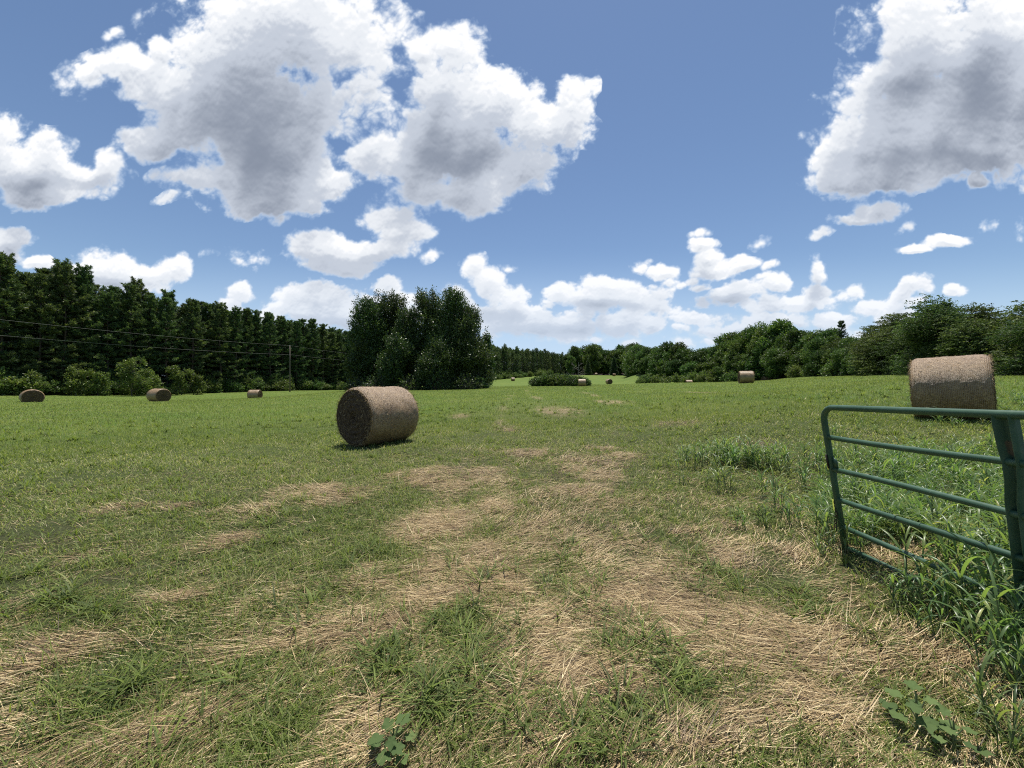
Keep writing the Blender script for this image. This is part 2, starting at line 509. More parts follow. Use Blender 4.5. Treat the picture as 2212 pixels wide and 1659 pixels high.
# the wood edge: pines to the left of this line, broadleaf wood to the right of the other
PINE_A, PINE_B = np.array([-70.0, 52.0]), np.array([3.0, 200.0])
PDIR = (PINE_B - PINE_A) / np.linalg.norm(PINE_B - PINE_A)
PNRM = np.array([-PDIR[1], PDIR[0]])          # into the plantation
RIGHT = [(1300, 14), (1110, 20), (1024, 27), (950, 31), (900, 38), (850, 55), (800, 75), (750, 95), (715, 112), (690, 122), (665, 132), (640, 150), (634, 240), (630, 262), (600, 268), (565, 262)]
RPTS = np.array([((px - CX) / F * Y, Y) for px, Y in RIGHT])


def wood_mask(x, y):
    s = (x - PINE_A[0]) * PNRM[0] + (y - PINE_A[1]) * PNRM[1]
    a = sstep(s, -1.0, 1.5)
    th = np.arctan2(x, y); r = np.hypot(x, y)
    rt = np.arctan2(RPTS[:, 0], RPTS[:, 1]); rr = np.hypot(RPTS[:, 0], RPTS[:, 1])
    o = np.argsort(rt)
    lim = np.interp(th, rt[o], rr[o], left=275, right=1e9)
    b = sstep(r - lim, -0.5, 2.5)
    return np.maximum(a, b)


def build_ground():
    nr, nt_ = 330, 640
    rr = np.concatenate([[0.05], np.geomspace(0.5, 1900, nr)])
    front = np.linspace(-1.15, 1.15, 520)
    back = np.linspace(1.15, 2 * math.pi - 1.15, 90)[1:-1]
    th = np.concatenate([front, back])
    Rr, Th = np.meshgrid(rr, th, indexing='ij')
    X, Y = Rr * np.sin(Th), Rr * np.cos(Th)
    Z = ground_z(X, Y)
    near = 1 - sstep(Rr, 8, 30)
    Z = Z + near * (0.018 * fbm(X * 2.2, Y * 2.2, 3, 0.5, 91) + 0.03 * fbm(X * 0.5, Y * 0.5, 2, 0.5, 93))
    dry = dryness(X, Y) * (1 - sstep(Rr, 60, 110)) + 0.10 * sstep(Rr, 60, 110)
    far = sstep(Rr, 6, 22)
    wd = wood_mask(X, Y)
    n, k = len(rr), len(th)
    i = np.arange(n - 1)[:, None] * k + np.arange(k)[None, :]
    j = np.arange(n - 1)[:, None] * k + (np.arange(k)[None, :] + 1) % k
    f = np.stack([i, j, j + k, i + k], -1).reshape(-1, 4)[:, ::-1]
    co = np.stack([X, Y, Z], -1).reshape(-1, 3)
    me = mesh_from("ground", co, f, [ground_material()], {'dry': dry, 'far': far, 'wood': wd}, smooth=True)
    tag(link("ground", me), kind='structure')


build_ground()


# ------------------------------------------------------------------ blades
def foliage_mat(name, cols, trans=0.35, rough=0.55, spec=0.3, attr='tint', obj_var=0.12, nscale=None, tcol=1.25):
    """leaf material: colour from the 'tint' attribute through a ramp, with light passing through"""
    m = new_mat(name)
    nt = m.node_tree
    out = nt.nodes.new('ShaderNodeOutputMaterial')
    at = nt.nodes.new('ShaderNodeAttribute'); at.attribute_name = attr
    fac = at.outputs['Fac']
    if nscale:
        tc = nt.nodes.new('ShaderNodeTexCoord').outputs['Object']
        nn = noise_node(nt, nscale, 3, 0.6, tc)
        d = math_node(nt, 'MULTIPLY', math_node(nt, 'SUBTRACT', nn.outputs['Fac'], 0.5), 1.1)
        fac = math_node(nt, 'ADD', fac, d, True)
    r = ramp_node(nt, fac, cols)
    col = r.outputs[0]
    if obj_var:
        oi = nt.nodes.new('ShaderNodeObjectInfo')
        hs = nt.nodes.new('ShaderNodeHueSaturation')
        nt.links.new(col, hs.inputs['Color'])
        nt.links.new(math_node(nt, 'ADD', math_node(nt, 'MULTIPLY', oi.outputs['Random'], 0.05), 0.475), hs.inputs['Hue'])
        rv = math_node(nt, 'FRACT', math_node(nt, 'MULTIPLY', oi.outputs['Random'], 7.31))
        nt.links.new(math_node(nt, 'ADD', math_node(nt, 'MULTIPLY', rv, 2 * obj_var), 1 - obj_var), hs.inputs['Value'])
        col = hs.outputs[0]
    bs = nt.nodes.new('ShaderNodeBsdfPrincipled')
    bs.inputs['Roughness'].default_value = rough
    bs.inputs['Specular IOR Level'].default_value = spec
    nt.links.new(col, bs.inputs['Base Color'])
    if trans > 0:
        tl = nt.nodes.new('ShaderNodeBsdfTranslucent')
        tc2 = mix_node(nt, 1.0, col, (tcol, tcol * 1.05, tcol * 0.55, 1), 'MULTIPLY')
        nt.links.new(tc2, tl.inputs['Color'])
        ms = nt.nodes.new('ShaderNodeMixShader'); ms.inputs[0].default_value = trans
        nt.links.new(bs.outputs[0], ms.inputs[1]); nt.links.new(tl.outputs[0], ms.inputs[2])
        nt.links.new(ms.outputs[0], out.inputs[0])
    else:
        nt.links.new(bs.outputs[0], out.inputs[0])
    return m


def blades(base, length, width, az, lean, curve, tint, seg=2):
    """grass blades: base (n,3), all others (n,). Returns verts, tris, tint"""
    n = len(base)
    d = np.stack([np.sin(az), np.cos(az), np.zeros(n)], 1)           # horizontal lean direction
    side = np.stack([np.cos(az), -np.sin(az), np.zeros(n)], 1)
    V = []
    p = base.copy()
    ang = lean.copy()                                                # from vertical
    ws = np.interp(np.linspace(0, 1, seg + 1), [0, 0.4, 1], [0.75, 1.0, 0.0])
    for k in range(seg + 1):
        if k < seg:
            V.append(p - side * (width * ws[k] * 0.5)[:, None])
            V.append(p + side * (width * ws[k] * 0.5)[:, None])
            st = (length / seg)[:, None]
            p = p + st * (d * np.sin(ang)[:, None] + np.array([0, 0, 1.0]) * np.cos(ang)[:, None])
            ang = ang + curve / seg
        else:
            V.append(p)
    m = 2 * seg + 1
    V = np.stack(V, 1).reshape(-1, 3)
    b = np.arange(n)[:, None] * m
    fs = []
    for k in range(seg - 1):
        fs.append(b + np.array([[2 * k, 2 * k + 1, 2 * k + 3]])); fs.append(b + np.array([[2 * k, 2 * k + 3, 2 * k + 2]]))
    k = seg - 1
    fs.append(b + np.array([[2 * k, 2 * k + 1, 2 * seg]]))
    return V, np.concatenate(fs), np.repeat(tint, m)


def sample_polar(n, r0, r1, power, half=1.22):
    n = int(n)
    """points around the view ahead, density ~ r^-power per area"""
    u = rng.random(n)
    e = 2 - power
    if abs(e) < 1e-6:
        r = r0 * (r1 / r0) ** u
    else:
        r = (r0 ** e + u * (r1 ** e - r0 ** e)) ** (1 / e)
    th = (rng.random(n) * 2 - 1) * half
    return r * np.sin(th), r * np.cos(th), r


def join(parts):
    V, Fc, T, o = [], [], [], 0
    for v, f, t in parts:
        V.append(v); Fc.append(f + o); T.append(t); o += len(v)
    return np.concatenate(V), np.concatenate(Fc), np.concatenate(T)


GRASS_COLS = [(0.0, (0.062, 0.088, 0.032)), (0.35, (0.138, 0.184, 0.052)), (0.60, (0.222, 0.285, 0.062)), (0.82, (0.33, 0.35, 0.13)), (1.0, (0.48, 0.43, 0.25))]
STRAW_COLS = [(0.0, (0.075, 0.045, 0.026)), (0.35, (0.26, 0.178, 0.090)), (0.7, (0.56, 0.415, 0.215)), (1.0, (0.78, 0.64, 0.38))]


def build_grass():
    mg = foliage_mat("grass_blade", GRASS_COLS, 0.42, 0.55, 0.20, obj_var=0)
    # near turf
    parts = []
    n = 515000
    x, y, r = sample_polar(n, 0.9, 14, 2.0)
    dr = dryness(x, y)
    clump = fbm(x * 5, y * 5, 3, 0.5, 101)
    keep = rng.random(n) < np.clip(1.35 - 1.15 * dr + 0.45 * clump, 0.10, 1)
    x, y, r, dr, clump = x[keep], y[keep], r[keep], dr[keep], clump[keep]
    n = len(x)
    z = ground_z(x, y) - 0.004
    patch = fbm(x * 0.7, y * 0.7, 3, 0.5, 103)
    L_ = (0.035 + 0.055 * rng.random(n)) * (1 + 0.5 * clump + 0.3 * patch) * (1 + 0.35 * sstep(r, 3, 12))
    w = np.maximum(0.0032 + 0.003 * rng.random(n), 0.0011 * r)
    az = rng.random(n) * 2 * np.pi
    lean = 0.35 + 0.95 * rng.random(n)
    tint = np.clip(0.44 + 0.27 * rng.standard_normal(n) + 0.22 * patch + 0.12 * sstep(r, 3, 9) + 0.45 * (rng.random(n) < 0.03 + 0.16 * (1 - sstep(r, 2, 6))) + 0.15 * dr - 0.06 * (1 - sstep(r, 2, 7)), 0, 1)
    parts.append(blades(np.stack([x, y, z], 1), L_, w, az, lean, 0.5 + rng.random(n), tint, 2))
    # farther turf, coarser
    n = 455000
    x, y, r = sample_polar(n, 12, 110, 2.0)
    dr = dryness(x, y) * (1 - sstep(r, 60, 100))
    keep = (rng.random(n) < np.clip(1.2 - 1.3 * dr, 0.05, 1)) & (wood_mask(x, y) < 0.3)
    x, y, r = x[keep], y[keep], r[keep]; n = len(x)
    z = ground_z(x, y) - 0.01
    patch = fbm(x * 0.25, y * 0.25, 4, 0.55, 103)
    L_ = (0.07 + 0.07 * rng.random(n)) * (1 + 0.4 * patch)
    w = 0.0012 * r * (1 - 0.4 * sstep(r, 40, 110))
    tint = np.clip(0.47 + 0.23 * rng.standard_normal(n) + 0.36 * patch, 0, 0.9)
    parts.append(blades(np.stack([x, y, z], 1), L_, w, rng.random(n) * 6.283, 0.3 + 0.8 * rng.random(n), 0.6 + 0 * x, tint, 1))
    V, Fa, T = join(parts)
    tag(link("grass", mesh_from("grass", V, Fa, [mg], {'tint': T})), kind='stuff')

    # broader crabgrass tufts lying in the near turf
    parts = []
    spots = [(860,1450,14),(960,1500,16),(900,1560,14),(1010,1480,9),(1080,1490,8),(830,1400,8),(1250,1330,10),(1330,1400,9),(1230,1275,8),(1380,1440,9),(1120,1250,8),
             (1010,1240,8),(1040,1300,9),(940,1330,9),(760,1220,9),(640,1340,6),(740,1290,6),(1450,1410,9),(1550,1240,8),(1480,1210,8),(1640,1130,8),(1600,1100,7),
             (1380,1560,11),(1300,1610,12),(1450,1500,8),(40,1330,10),(120,1310,8),(20,1250,7),(190,1330,7),(620,1160,6),(700,1090,5),(560,1140,6),(1560,1270,7),
             (1240,1200,6),(1420,1180,6),(1120,1390,8),(1400,1370,7),(520,1490,7),(430,1560,7),(300,1480,7),(1800,1350,7),(1750,1290,6),(990,1390,10),(1060,1440,9),(1160,1560,9)]
    for cx, cy, q in spots:
        Y = EYE * 831.6 / (cy - 829.5); X = (cx - 1106) / 831.6 * Y
        for k in range(int(q / 2)):
            bx, by = X + rng.normal() * 0.09 * Y / 2, Y + rng.normal() * 0.10 * Y / 2
            n = int(16 + rng.random() * 16)
            az = rng.random(n) * 6.283
            b = np.stack([bx + rng.normal(0, 0.015, n), by + rng.normal(0, 0.015, n), np.zeros(n)], 1)
            b[:, 2] = ground_z(b[:, 0], b[:, 1]) - 0.003
            parts.append(blades(b, 0.10 + 0.16 * rng.random(n), 0.006 + 0.006 * rng.random(n), az, 0.5 + 0.7 * rng.random(n), 0.8 + 0.7 * rng.random(n),
                                np.clip(0.34 + 0.15 * rng.standard_normal(n), 0, 1), 4))
    # random tufts over the rest
    n0 = 3100
    x, y, r = sample_polar(n0, 1.2, 22, 1.8)
    dr = dryness(x, y)
    keep = rng.random(n0) < (0.9 - 0.6 * dr)
    for bx, by, r_ in zip(x[keep], y[keep], r[keep]):
        n = int(9 + rng.random() * 9)
        b = np.stack([bx + rng.normal(0, 0.03, n), by + rng.normal(0, 0.03, n), np.zeros(n)], 1)
        parts.append((b, n, r_))
    real = [p for p in parts if not isinstance(p[1], int)]
    todo = [p for p in parts if isinstance(p[1], int)]
    B = np.concatenate([p[0] for p in todo]); Rr = np.concatenate([np.full(p[1], p[2]) for p in todo])
    B[:, 2] = ground_z(B[:, 0], B[:, 1]) - 0.003
    n = len(B)
    real.append(blades(B, (0.08 + 0.10 * rng.random(n)) * (1 + 0.03 * Rr), np.maximum(0.005, 0.0014 * Rr), rng.random(n) * 6.283, 0.3 + 0.8 * rng.random(n), 0.8 + 0.6 * rng.random(n),
                       np.clip(0.45 + 0.16 * rng.standard_normal(n), 0, 1), 3))
    V, Fa, T = join(real)
    tag(link("grass_tufts", mesh_from("grass_tufts", V, Fa, [mg], {'tint': T})), kind='stuff')


def build_straw():
    ms = foliage_mat("straw", STRAW_COLS, 0.10, 0.5, 0.35, obj_var=0)
    parts = []
    for n, r0, r1, seg in ((515000, 0.9, 9, 2), (155000, 8, 34, 1)):
        x, y, r = sample_polar(n, r0, r1, 2.0)
        dr = dryness(x, y)
        keep = rng.random(n) < np.clip(dr * 1.65 - 0.34, 0.07, 1)
        x, y, r, dr = x[keep], y[keep], r[keep], dr[keep]; n = len(x)
        sw = fbm(x * 0.55, y * 0.55, 2, 0.5, 111)
        # neighbouring stalks share a direction, swathe by swathe
        cellr = fbm(x * 2.3 + 3, y * 2.3, 2, 0.5, 119)
        flow = 1.15 + 1.3 * sw + 0.9 * cellr
        az = flow + rng.normal(0, 0.22, n) + np.pi * (rng.random(n) < 0.5)
        stray = rng.random(n) < 0.13
        az = np.where(stray, rng.random(n) * 6.283, az)
        L_ = (0.05 + 0.17 * rng.random(n) ** 1.4) * (1 + 0.25 * sstep(r, 3, 10)) * (0.7 + 0.5 * np.clip(dr, 0, 1))
        L_ = np.where(rng.random(n) < 0.010, L_ + 0.20, L_)
        w = np.maximum(0.0016 + 0.0034 * rng.random(n) ** 2.2, 0.00095 * r)
        tint = np.clip(0.50 + 0.30 * rng.standard_normal(n) + 0.25 * fbm(x * 2, y * 2, 2, 0.5, 113), 0, 1)
        z = ground_z(x, y) + 0.004 + 0.030 * rng.random(n) * np.clip(dr * 1.4, 0.3, 1)
        lean = 1.57 - np.abs(rng.normal(0, 0.11, n)) - 0.5 * (rng.random(n) < 0.04)
        parts.append(blades(np.stack([x, y, z], 1), L_, w, az, lean, rng.normal(0.1, 0.12, n), tint, seg))
    V, Fa, T = join(parts)
    tag(link("straw_litter", mesh_from("straw_litter", V, Fa, [ms], {'tint': T})), kind='stuff')


build_grass()
build_straw()


# ------------------------------------------------------------------ hay bales
def hay_material(name, kind):
    m = new_mat(name)
    nt = m.node_tree
    out = nt.nodes.new('ShaderNodeOutputMaterial')
    bs = nt.nodes.new('ShaderNodeBsdfPrincipled')
    bs.inputs['Roughness'].default_value = 0.42 if kind == 'net' else 0.8
    bs.inputs['Specular IOR Level'].default_value = 0.6 if kind == 'net' else 0.2
    nt.links.new(bs.outputs[0], out.inputs[0])
    tc = nt.nodes.new('ShaderNodeTexCoord').outputs['Object']
    if kind == 'net':
        # object axis is X: fine stalks, then the ribs of the net round the drum
        mp = nt.nodes.new('ShaderNodeMapping'); mp.inputs['Scale'].default_value = (1.0, 2.6, 2.6)
        nt.links.new(tc, mp.inputs[0])
        n1 = noise_node(nt, 19, 7, 0.80, mp.outputs[0], 1.2)
        n2 = noise_node(nt, 2.4, 4, 0.6, tc)
        n3 = noise_node(nt, 70, 3, 0.7, tc)
        r = ramp_node(nt, n1.outputs['Fac'], [(0.32, (0.060, 0.033, 0.016)), (0.46, (0.21, 0.128, 0.062)), (0.57, (0.40, 0.265, 0.135)), (0.70, (0.80, 0.62, 0.38))])
        big = ramp_node(nt, n2.outputs['Fac'], [(0.30, (0.72, 0.66, 0.62)), (0.52, (1.0, 1.0, 1.0)), (0.72, (1.18, 1.15, 1.10))])
        col = mix_node(nt, 1.0, r.outputs[0], big.outputs[0], 'MULTIPLY')
        sx = nt.nodes.new('ShaderNodeSeparateXYZ'); nt.links.new(tc, sx.inputs[0])
        wob = math_node(nt, 'MULTIPLY', n2.outputs['Fac'], 0.05)
        s = math_node(nt, 'SINE', math_node(nt, 'MULTIPLY', math_node(nt, 'ADD', sx.outputs[0], wob), 2 * math.pi / 0.032))
        rib = math_node(nt, 'POWER', math_node(nt, 'ADD', math_node(nt, 'MULTIPLY', s, 0.5), 0.5), 6.0)
        rib = math_node(nt, 'MULTIPLY', rib, math_node(nt, 'ADD', math_node(nt, 'MULTIPLY', n3.outputs['Fac'], 1.2), -0.22, True))
        col = mix_node(nt, rib, col, (0.66, 0.54, 0.38, 1))
        h = math_node(nt, 'ADD', math_node(nt, 'MULTIPLY', n1.outputs['Fac'], 1.0), math_node(nt, 'MULTIPLY', rib, 0.45))
        bd, bst = 0.022, 0.85
    else:
        # rolled end: ragged rings round the axis
        sx = nt.nodes.new('ShaderNodeSeparateXYZ'); nt.links.new(tc, sx.inputs[0])
        nw = noise_node(nt, 2.5, 4, 0.6, tc)
        y2 = math_node(nt, 'POWER', sx.outputs[1], 2.0); z2 = math_node(nt, 'POWER', sx.outputs[2], 2.0)
        rad = math_node(nt, 'SQRT', math_node(nt, 'ADD', y2, z2))
        rad = math_node(nt, 'ADD', rad, math_node(nt, 'MULTIPLY', nw.outputs['Fac'], 0.22))
        ang = math_node(nt, 'ARCTAN2', sx.outputs[1], sx.outputs[2])
        cv = nt.nodes.new('ShaderNodeCombineXYZ')
        nt.links.new(math_node(nt, 'MULTIPLY', rad, 26.0), cv.inputs[0]); nt.links.new(math_node(nt, 'MULTIPLY', ang, 2.2), cv.inputs[1])
        n1 = noise_node(nt, 1.3, 6, 0.75, cv.outputs[0], 0.4)
        n2 = noise_node(nt, 45, 4, 0.7, tc)
        f = math_node(nt, 'ADD', math_node(nt, 'MULTIPLY', n1.outputs['Fac'], 0.62), math_node(nt, 'MULTIPLY', n2.outputs['Fac'], 0.38))
        r = ramp_node(nt, f, [(0.34, (0.022, 0.014, 0.009)), (0.48, (0.080, 0.052, 0.032)), (0.60, (0.17, 0.118, 0.072)), (0.74, (0.34, 0.25, 0.155))])
        col = r.outputs[0]; h = f; bd, bst = 0.05, 1.0
    nt.links.new(col, bs.inputs['Base Color'])
    bp = nt.nodes.new('ShaderNodeBump'); bp.inputs['Strength'].default_value = bst; bp.inputs['Distance'].default_value = bd
    nt.links.new(h, bp.inputs['Height'])
    nt.links.new(bp.outputs[0], bs.inputs['Normal'])
    return m


M_NET = hay_material("net_wrapped_hay", 'net')
M_END = hay_material("rolled_hay_end", 'end')
M_STRAW = foliage_mat("loose_hay", STRAW_COLS, 0.10, 0.6, 0.25, obj_var=0)
BR, BL = 0.755, 1.46        # bale radius and length


def bale_radius(ang, xs, seed):
    """slightly sagging, lumpy drum radius"""
    sag = 1 - 0.035 * np.clip(-np.cos(ang), 0, 1) ** 3 + 0.012 * np.abs(np.sin(ang)) ** 2
    n = 0.024 * fbm(np.cos(ang) * 2.0 + xs * 2.2 + seed, np.sin(ang) * 2.0 + xs, 3, 0.5, seed)
    edge = np.clip((np.abs(xs) / (BL / 2) - 0.80) / 0.20, 0, 1)
    return BR * (sag + n) * (1 - 0.085 * edge ** 2.4)


def bale_meshes(seed):
    na, nx = 96, 34
    ang = np.linspace(0, 2 * np.pi, na, endpoint=False)
    xs = np.linspace(-BL / 2, BL / 2, nx)
    A, Xs = np.meshgrid(ang, xs)
    R_ = bale_radius(A, Xs, seed) + 0.006 * np.random.default_rng(seed).standard_normal(A.shape) * 0.6
    V = np.stack([Xs, R_ * np.sin(A), R_ * np.cos(A)], -1)
    i = np.arange(nx - 1)[:, None] * na + np.arange(na)[None, :]
    j = np.arange(nx - 1)[:, None] * na + (np.arange(na)[None, :] + 1) % na
    f = np.stack([i, i + na, j + na, j], -1).reshape(-1, 4)
    drum = mesh_from("net_wrap", V.reshape(-1, 3), f, [M_NET], smooth=True)
    # rolled ends, ring by ring with a hollow heart
    ends = []
    for sgn in (-1, 1):
        nr = 22
        t = np.linspace(1, 0.02, nr)
        A2, T2 = np.meshgrid(ang, t)
        Re = bale_radius(ang, np.full(na, sgn * BL / 2), seed)[None, :] * T2 * 0.995
        rr = np.random.default_rng(seed + 5 + sgn)
        prof = 0.018 * np.sin(T2 * 34 + 1.2 * np.sin(A2 + sgn)) + 0.03 * fbm(T2 * 4 + 2 + sgn, A2 * 1.0, 3, 0.5, seed + 3) - 0.07 * np.exp(-(T2 / 0.14) ** 2) + 0.035 * (1 - T2)
        prof = prof + rr.normal(0, 0.006, T2.shape)
        prof[0] = -0.004
        Ve = np.stack([sgn * (BL / 2 + prof), Re * np.sin(A2), Re * np.cos(A2)], -1).reshape(-1, 3)
        i = np.arange(nr - 1)[:, None] * na + np.arange(na)[None, :]
        j = np.arange(nr - 1)[:, None] * na + (np.arange(na)[None, :] + 1) % na
        fe = np.stack([i, j, j + na, i + na], -1).reshape(-1, 4)
        if sgn < 0: fe = fe[:, ::-1]
        cap = np.arange(na)[None, :] + (nr - 1) * na
        me = mesh_from("rolled_end", Ve, [fe, cap if sgn > 0 else cap[:, ::-1]], [M_END], smooth=True)
        ends.append(me)
    # loose stalks on the drum, both rims and the end faces
    rg = np.random.default_rng(seed + 9)
    parts = []
    def stalks(n, where):
        a = rg.random(n) * 6.283
        if where == 'rim':
            x = np.where(rg.random(n) < 0.5, -1, 1) * (BL / 2 - 0.02 * rg.random(n)); r = bale_radius(a, x, seed) * (0.97 + 0.03 * rg.random(n))
        elif where == 'end':
            x = np.where(rg.random(n) < 0.5, -1, 1) * (BL / 2 + 0.02); r = BR * np.sqrt(rg.random(n)) * 0.95
        else:
            x = (rg.random(n) - 0.5) * BL * 0.96; r = bale_radius(a, x, seed) + 0.002
        p = np.stack([x, r * np.sin(a), r * np.cos(a)], 1)
        radial = np.stack([0 * a, np.sin(a), np.cos(a)], 1)
        tang = np.stack([0 * a, np.cos(a), -np.sin(a)], 1)
        ax = np.stack([np.sign(x), 0 * a, 0 * a], 1)
        k1, k2, k3 = rg.normal(0, 1, n), rg.normal(0, 1, n), rg.random(n)
        if where == 'drum':
            d = tang * k1[:, None] + ax * (0.8 * k2)[:, None] + radial * (0.22 * k3)[:, None]; nrm = radial
        elif where == 'rim':
            d = tang * k1[:, None] * 0.8 + ax * (0.7 * k3)[:, None] + radial * (0.5 * (k2))[:, None]; nrm = radial
        else:
            d = tang * k1[:, None] + radial * (0.5 * k2)[:, None] + ax * (0.35 * k3)[:, None]; nrm = ax
        d /= np.linalg.norm(d, axis=1, keepdims=True)
        s = np.cross(d, nrm); s /= np.linalg.norm(s, axis=1, keepdims=True) + 1e-9
        ln = (0.03 + 0.10 * rg.random(n) ** 2)[:, None]
        w = (0.0016 + 0.0016 * rg.random(n))[:, None]
        mid = p + d * ln * 0.5 + nrm * ln * 0.05
        V = np.stack([p - s * w, p + s * w, mid + s * w, mid - s * w, p + d * ln], 1).reshape(-1, 3)
        b = np.arange(n)[:, None] * 5
        Fa = np.concatenate([b + [[0, 1, 2]], b + [[0, 2, 3]], b + [[3, 2, 4]]])
        return V, Fa, np.repeat(np.clip(0.35 + 0.25 * rg.standard_normal(n), 0, 1), 5)
    V, Fa, T = join([stalks(1500, 'drum'), stalks(2600, 'rim'), stalks(1500, 'end')])
    loose = mesh_from("loose_hay", V, Fa, [M_STRAW], {'tint': T})
    return drum, ends, loose


BALE_SETS = [bale_meshes(3), bale_meshes(8), bale_meshes(15)]


def bale(px, py, Y, yaw, label, which=0, roll=0.0, sink=0.03, tilt=0.0, scale=1.0, group='round bales lying in the mown field', spin=0.0):
    X = (px - CX) / F * Y
    z = gz(X, Y)
    t = bpy.data.objects.new("hay_bale", None)
    t.empty_display_size = 0.5
    scene.collection.objects.link(t)
    t.location = (X, Y, z - sink + BR * 0.967 * scale)
    t.rotation_euler = (spin, tilt, yaw)
    t.scale = (scale,) * 3
    tag(t, label, "hay bale", group)
    drum, ends, loose = BALE_SETS[which]
    link("net_wrap", drum, t)
    for e in ends:
        link("rolled_end", e, t)
    link("loose_hay", loose, t)
    return t


R = math.radians
bale(378.5, 444, 9.85, R(57), "large round hay bale alone in the near field left of centre, dark end facing us", 0, scale=0.98)
BIG_R = bale(951, 419, 9.1, R(-50), "large round hay bale on the rise just behind the top rail of the green gate", 1, tilt=R(-3.0))
BIG_R.scale = (0.84, 1, 1)
bale(32, 402, 38, R(146), "grey brown round bale with its flat end facing us, nearest the left edge", 2, sink=0.25)
bale(159, 402, 41, R(162), "round bale by the pine wood showing a spiral rolled end on its right side", 0, sink=0.12)
bale(255, 398, 58, R(186), "small round bale third from the left, before the bushes under the pines", 1, sink=0.22)
bale(582, 386.5, 76, R(-8), "round bale lying in front of the low leafy mound in the middle distance", 2)
bale(513, 381, 165, R(5), "tiny round bale alone between the big dark tree clump and the leafy mound", 0)
bale(609, 384, 122, R(100), "dark round bale seen end on in the hollow right of the leafy mound", 1, scale=1.15)
bale(587, 383.5, 118, R(5), "small pale bale half hidden by the rise, just right of the leafy mound", 2, sink=0.5)
bale(596, 375, 236, R(0), "tiny pale bale at the foot of the far wood, left of the other two there", 0)
bale(614, 375, 222, R(12), "tiny pale bale at the foot of the far wood, middle of the three there", 1)
bale(628, 375, 232, R(4), "tiny pale bale at the foot of the far wood, right of the other two there", 2, sink=0.5)
bale(746, 383, 46, R(-20), "medium round bale right of centre on the crest of the green field", 0)
bale(689, 381.5, 98, R(-10), "small pale bale beside the bushes, left of the one on the crest", 1, sink=0.3)
bale(766, 379, 88, R(0), "small pale bale mostly sunk behind the crest, right of the larger one", 2, sink=0.6)


# ------------------------------------------------------------------ tubular gate
def tube(points, radius, sides=12, closed_caps=True):
    P = [Vector(p) for p in points]
    n = len(P)
    rad = radius if isinstance(radius, (list, tuple)) else [radius] * n
    V, Fq = [], []
    prev = None
    for i, p in enumerate(P):
        t = (P[min(i + 1, n - 1)] - P[max(i - 1, 0)]).normalized()
        if prev is None:
            a = t.orthogonal().normalized()
        else:
            a = (prev - t * prev.dot(t)).normalized()
        prev = a
        b = t.cross(a)
        for k in range(sides):
            an = 2 * math.pi * k / sides
            V.append(p + (a * math.cos(an) + b * math.sin(an)) * rad[i])
    for i in range(n - 1):
        for k in range(sides):
            k2 = (k + 1) % sides
            Fq.append((i * sides + k, i * sides + k2, (i + 1) * sides + k2, (i + 1) * sides + k))
    V = np.array([tuple(v) for v in V]); Fq = np.array(Fq)
    res = [Fq]
    if closed_caps:
        res.append(np.array([list(range(sides))[::-1]])); res.append(np.array([[(n - 1) * sides + k for k in range(sides)]]))
    return V, res


def paint_material():
    m = new_mat("green_gate_paint")
    nt = m.node_tree
    out = nt.nodes.new('ShaderNodeOutputMaterial')
    bs = nt.nodes.new('ShaderNodeBsdfPrincipled')
    nt.links.new(bs.outputs[0], out.inputs[0])
    tc = nt.nodes.new('ShaderNodeTexCoord').outputs['Object']
    n1 = noise_node(nt, 5, 5, 0.65, tc); n2 = noise_node(nt, 60, 4, 0.7, tc); n3 = noise_node(nt, 3.3, 3, 0.6, tc)
    r = ramp_node(nt, n1.outputs['Fac'], [(0.3, (0.026, 0.070, 0.036)), (0.55, (0.040, 0.098, 0.054)), (0.75, (0.088, 0.150, 0.098))])
    # chips down to grey metal and red brown rust
    chip = ramp_node(nt, n2.outputs['Fac'], [(0.68, (0, 0, 0)), (0.72, (1, 1, 1))])
    col = mix_node(nt, math_node(nt, 'MULTIPLY', chip.outputs[0], 0.55), r.outputs[0], (0.20, 0.23, 0.20, 1))
    rs = ramp_node(nt, n3.outputs['Fac'], [(0.70, (0, 0, 0)), (0.74, (1, 1, 1))])
    col = mix_node(nt, math_node(nt, 'MULTIPLY', rs.outputs[0], 0.4), col, (0.22, 0.06, 0.04, 1))
    nt.links.new(col, bs.inputs['Base Color'])
    rr = nt.nodes.new('ShaderNodeMapRange'); nt.links.new(n1.outputs['Fac'], rr.inputs[0]); rr.inputs[3].default_value = 0.38; rr.inputs[4].default_value = 0.62
    nt.links.new(rr.outputs[0], bs.inputs['Roughness'])
    bp = nt.nodes.new('ShaderNodeBump'); bp.inputs['Strength'].default_value = 0.25; bp.inputs['Distance'].default_value = 0.002
    nt.links.new(n2.outputs['Fac'], bp.inputs['Height']); nt.links.new(bp.outputs[0], bs.inputs['Normal'])
    return m


def simple_mat(name, col, rough=0.6, metal=0.0, var=0.3, scale=12):
    m = new_mat(name)
    nt = m.node_tree
    out = nt.nodes.new('ShaderNodeOutputMaterial')
    bs = nt.nodes.new('ShaderNodeBsdfPrincipled')
    nt.links.new(bs.outputs[0], out.inputs[0])
    tc = nt.nodes.new('ShaderNodeTexCoord').outputs['Object']
    n1 = noise_node(nt, scale, 5, 0.65, tc)
    r = ramp_node(nt, n1.outputs['Fac'], [(0.3, tuple(c * (1 - var) for c in col)), (0.7, tuple(min(1, c * (1 + var)) for c in col))])
    nt.links.new(r.outputs[0], bs.inputs['Base Color'])
    bs.inputs['Roughness'].default_value = rough; bs.inputs['Metallic'].default_value = metal
    return m


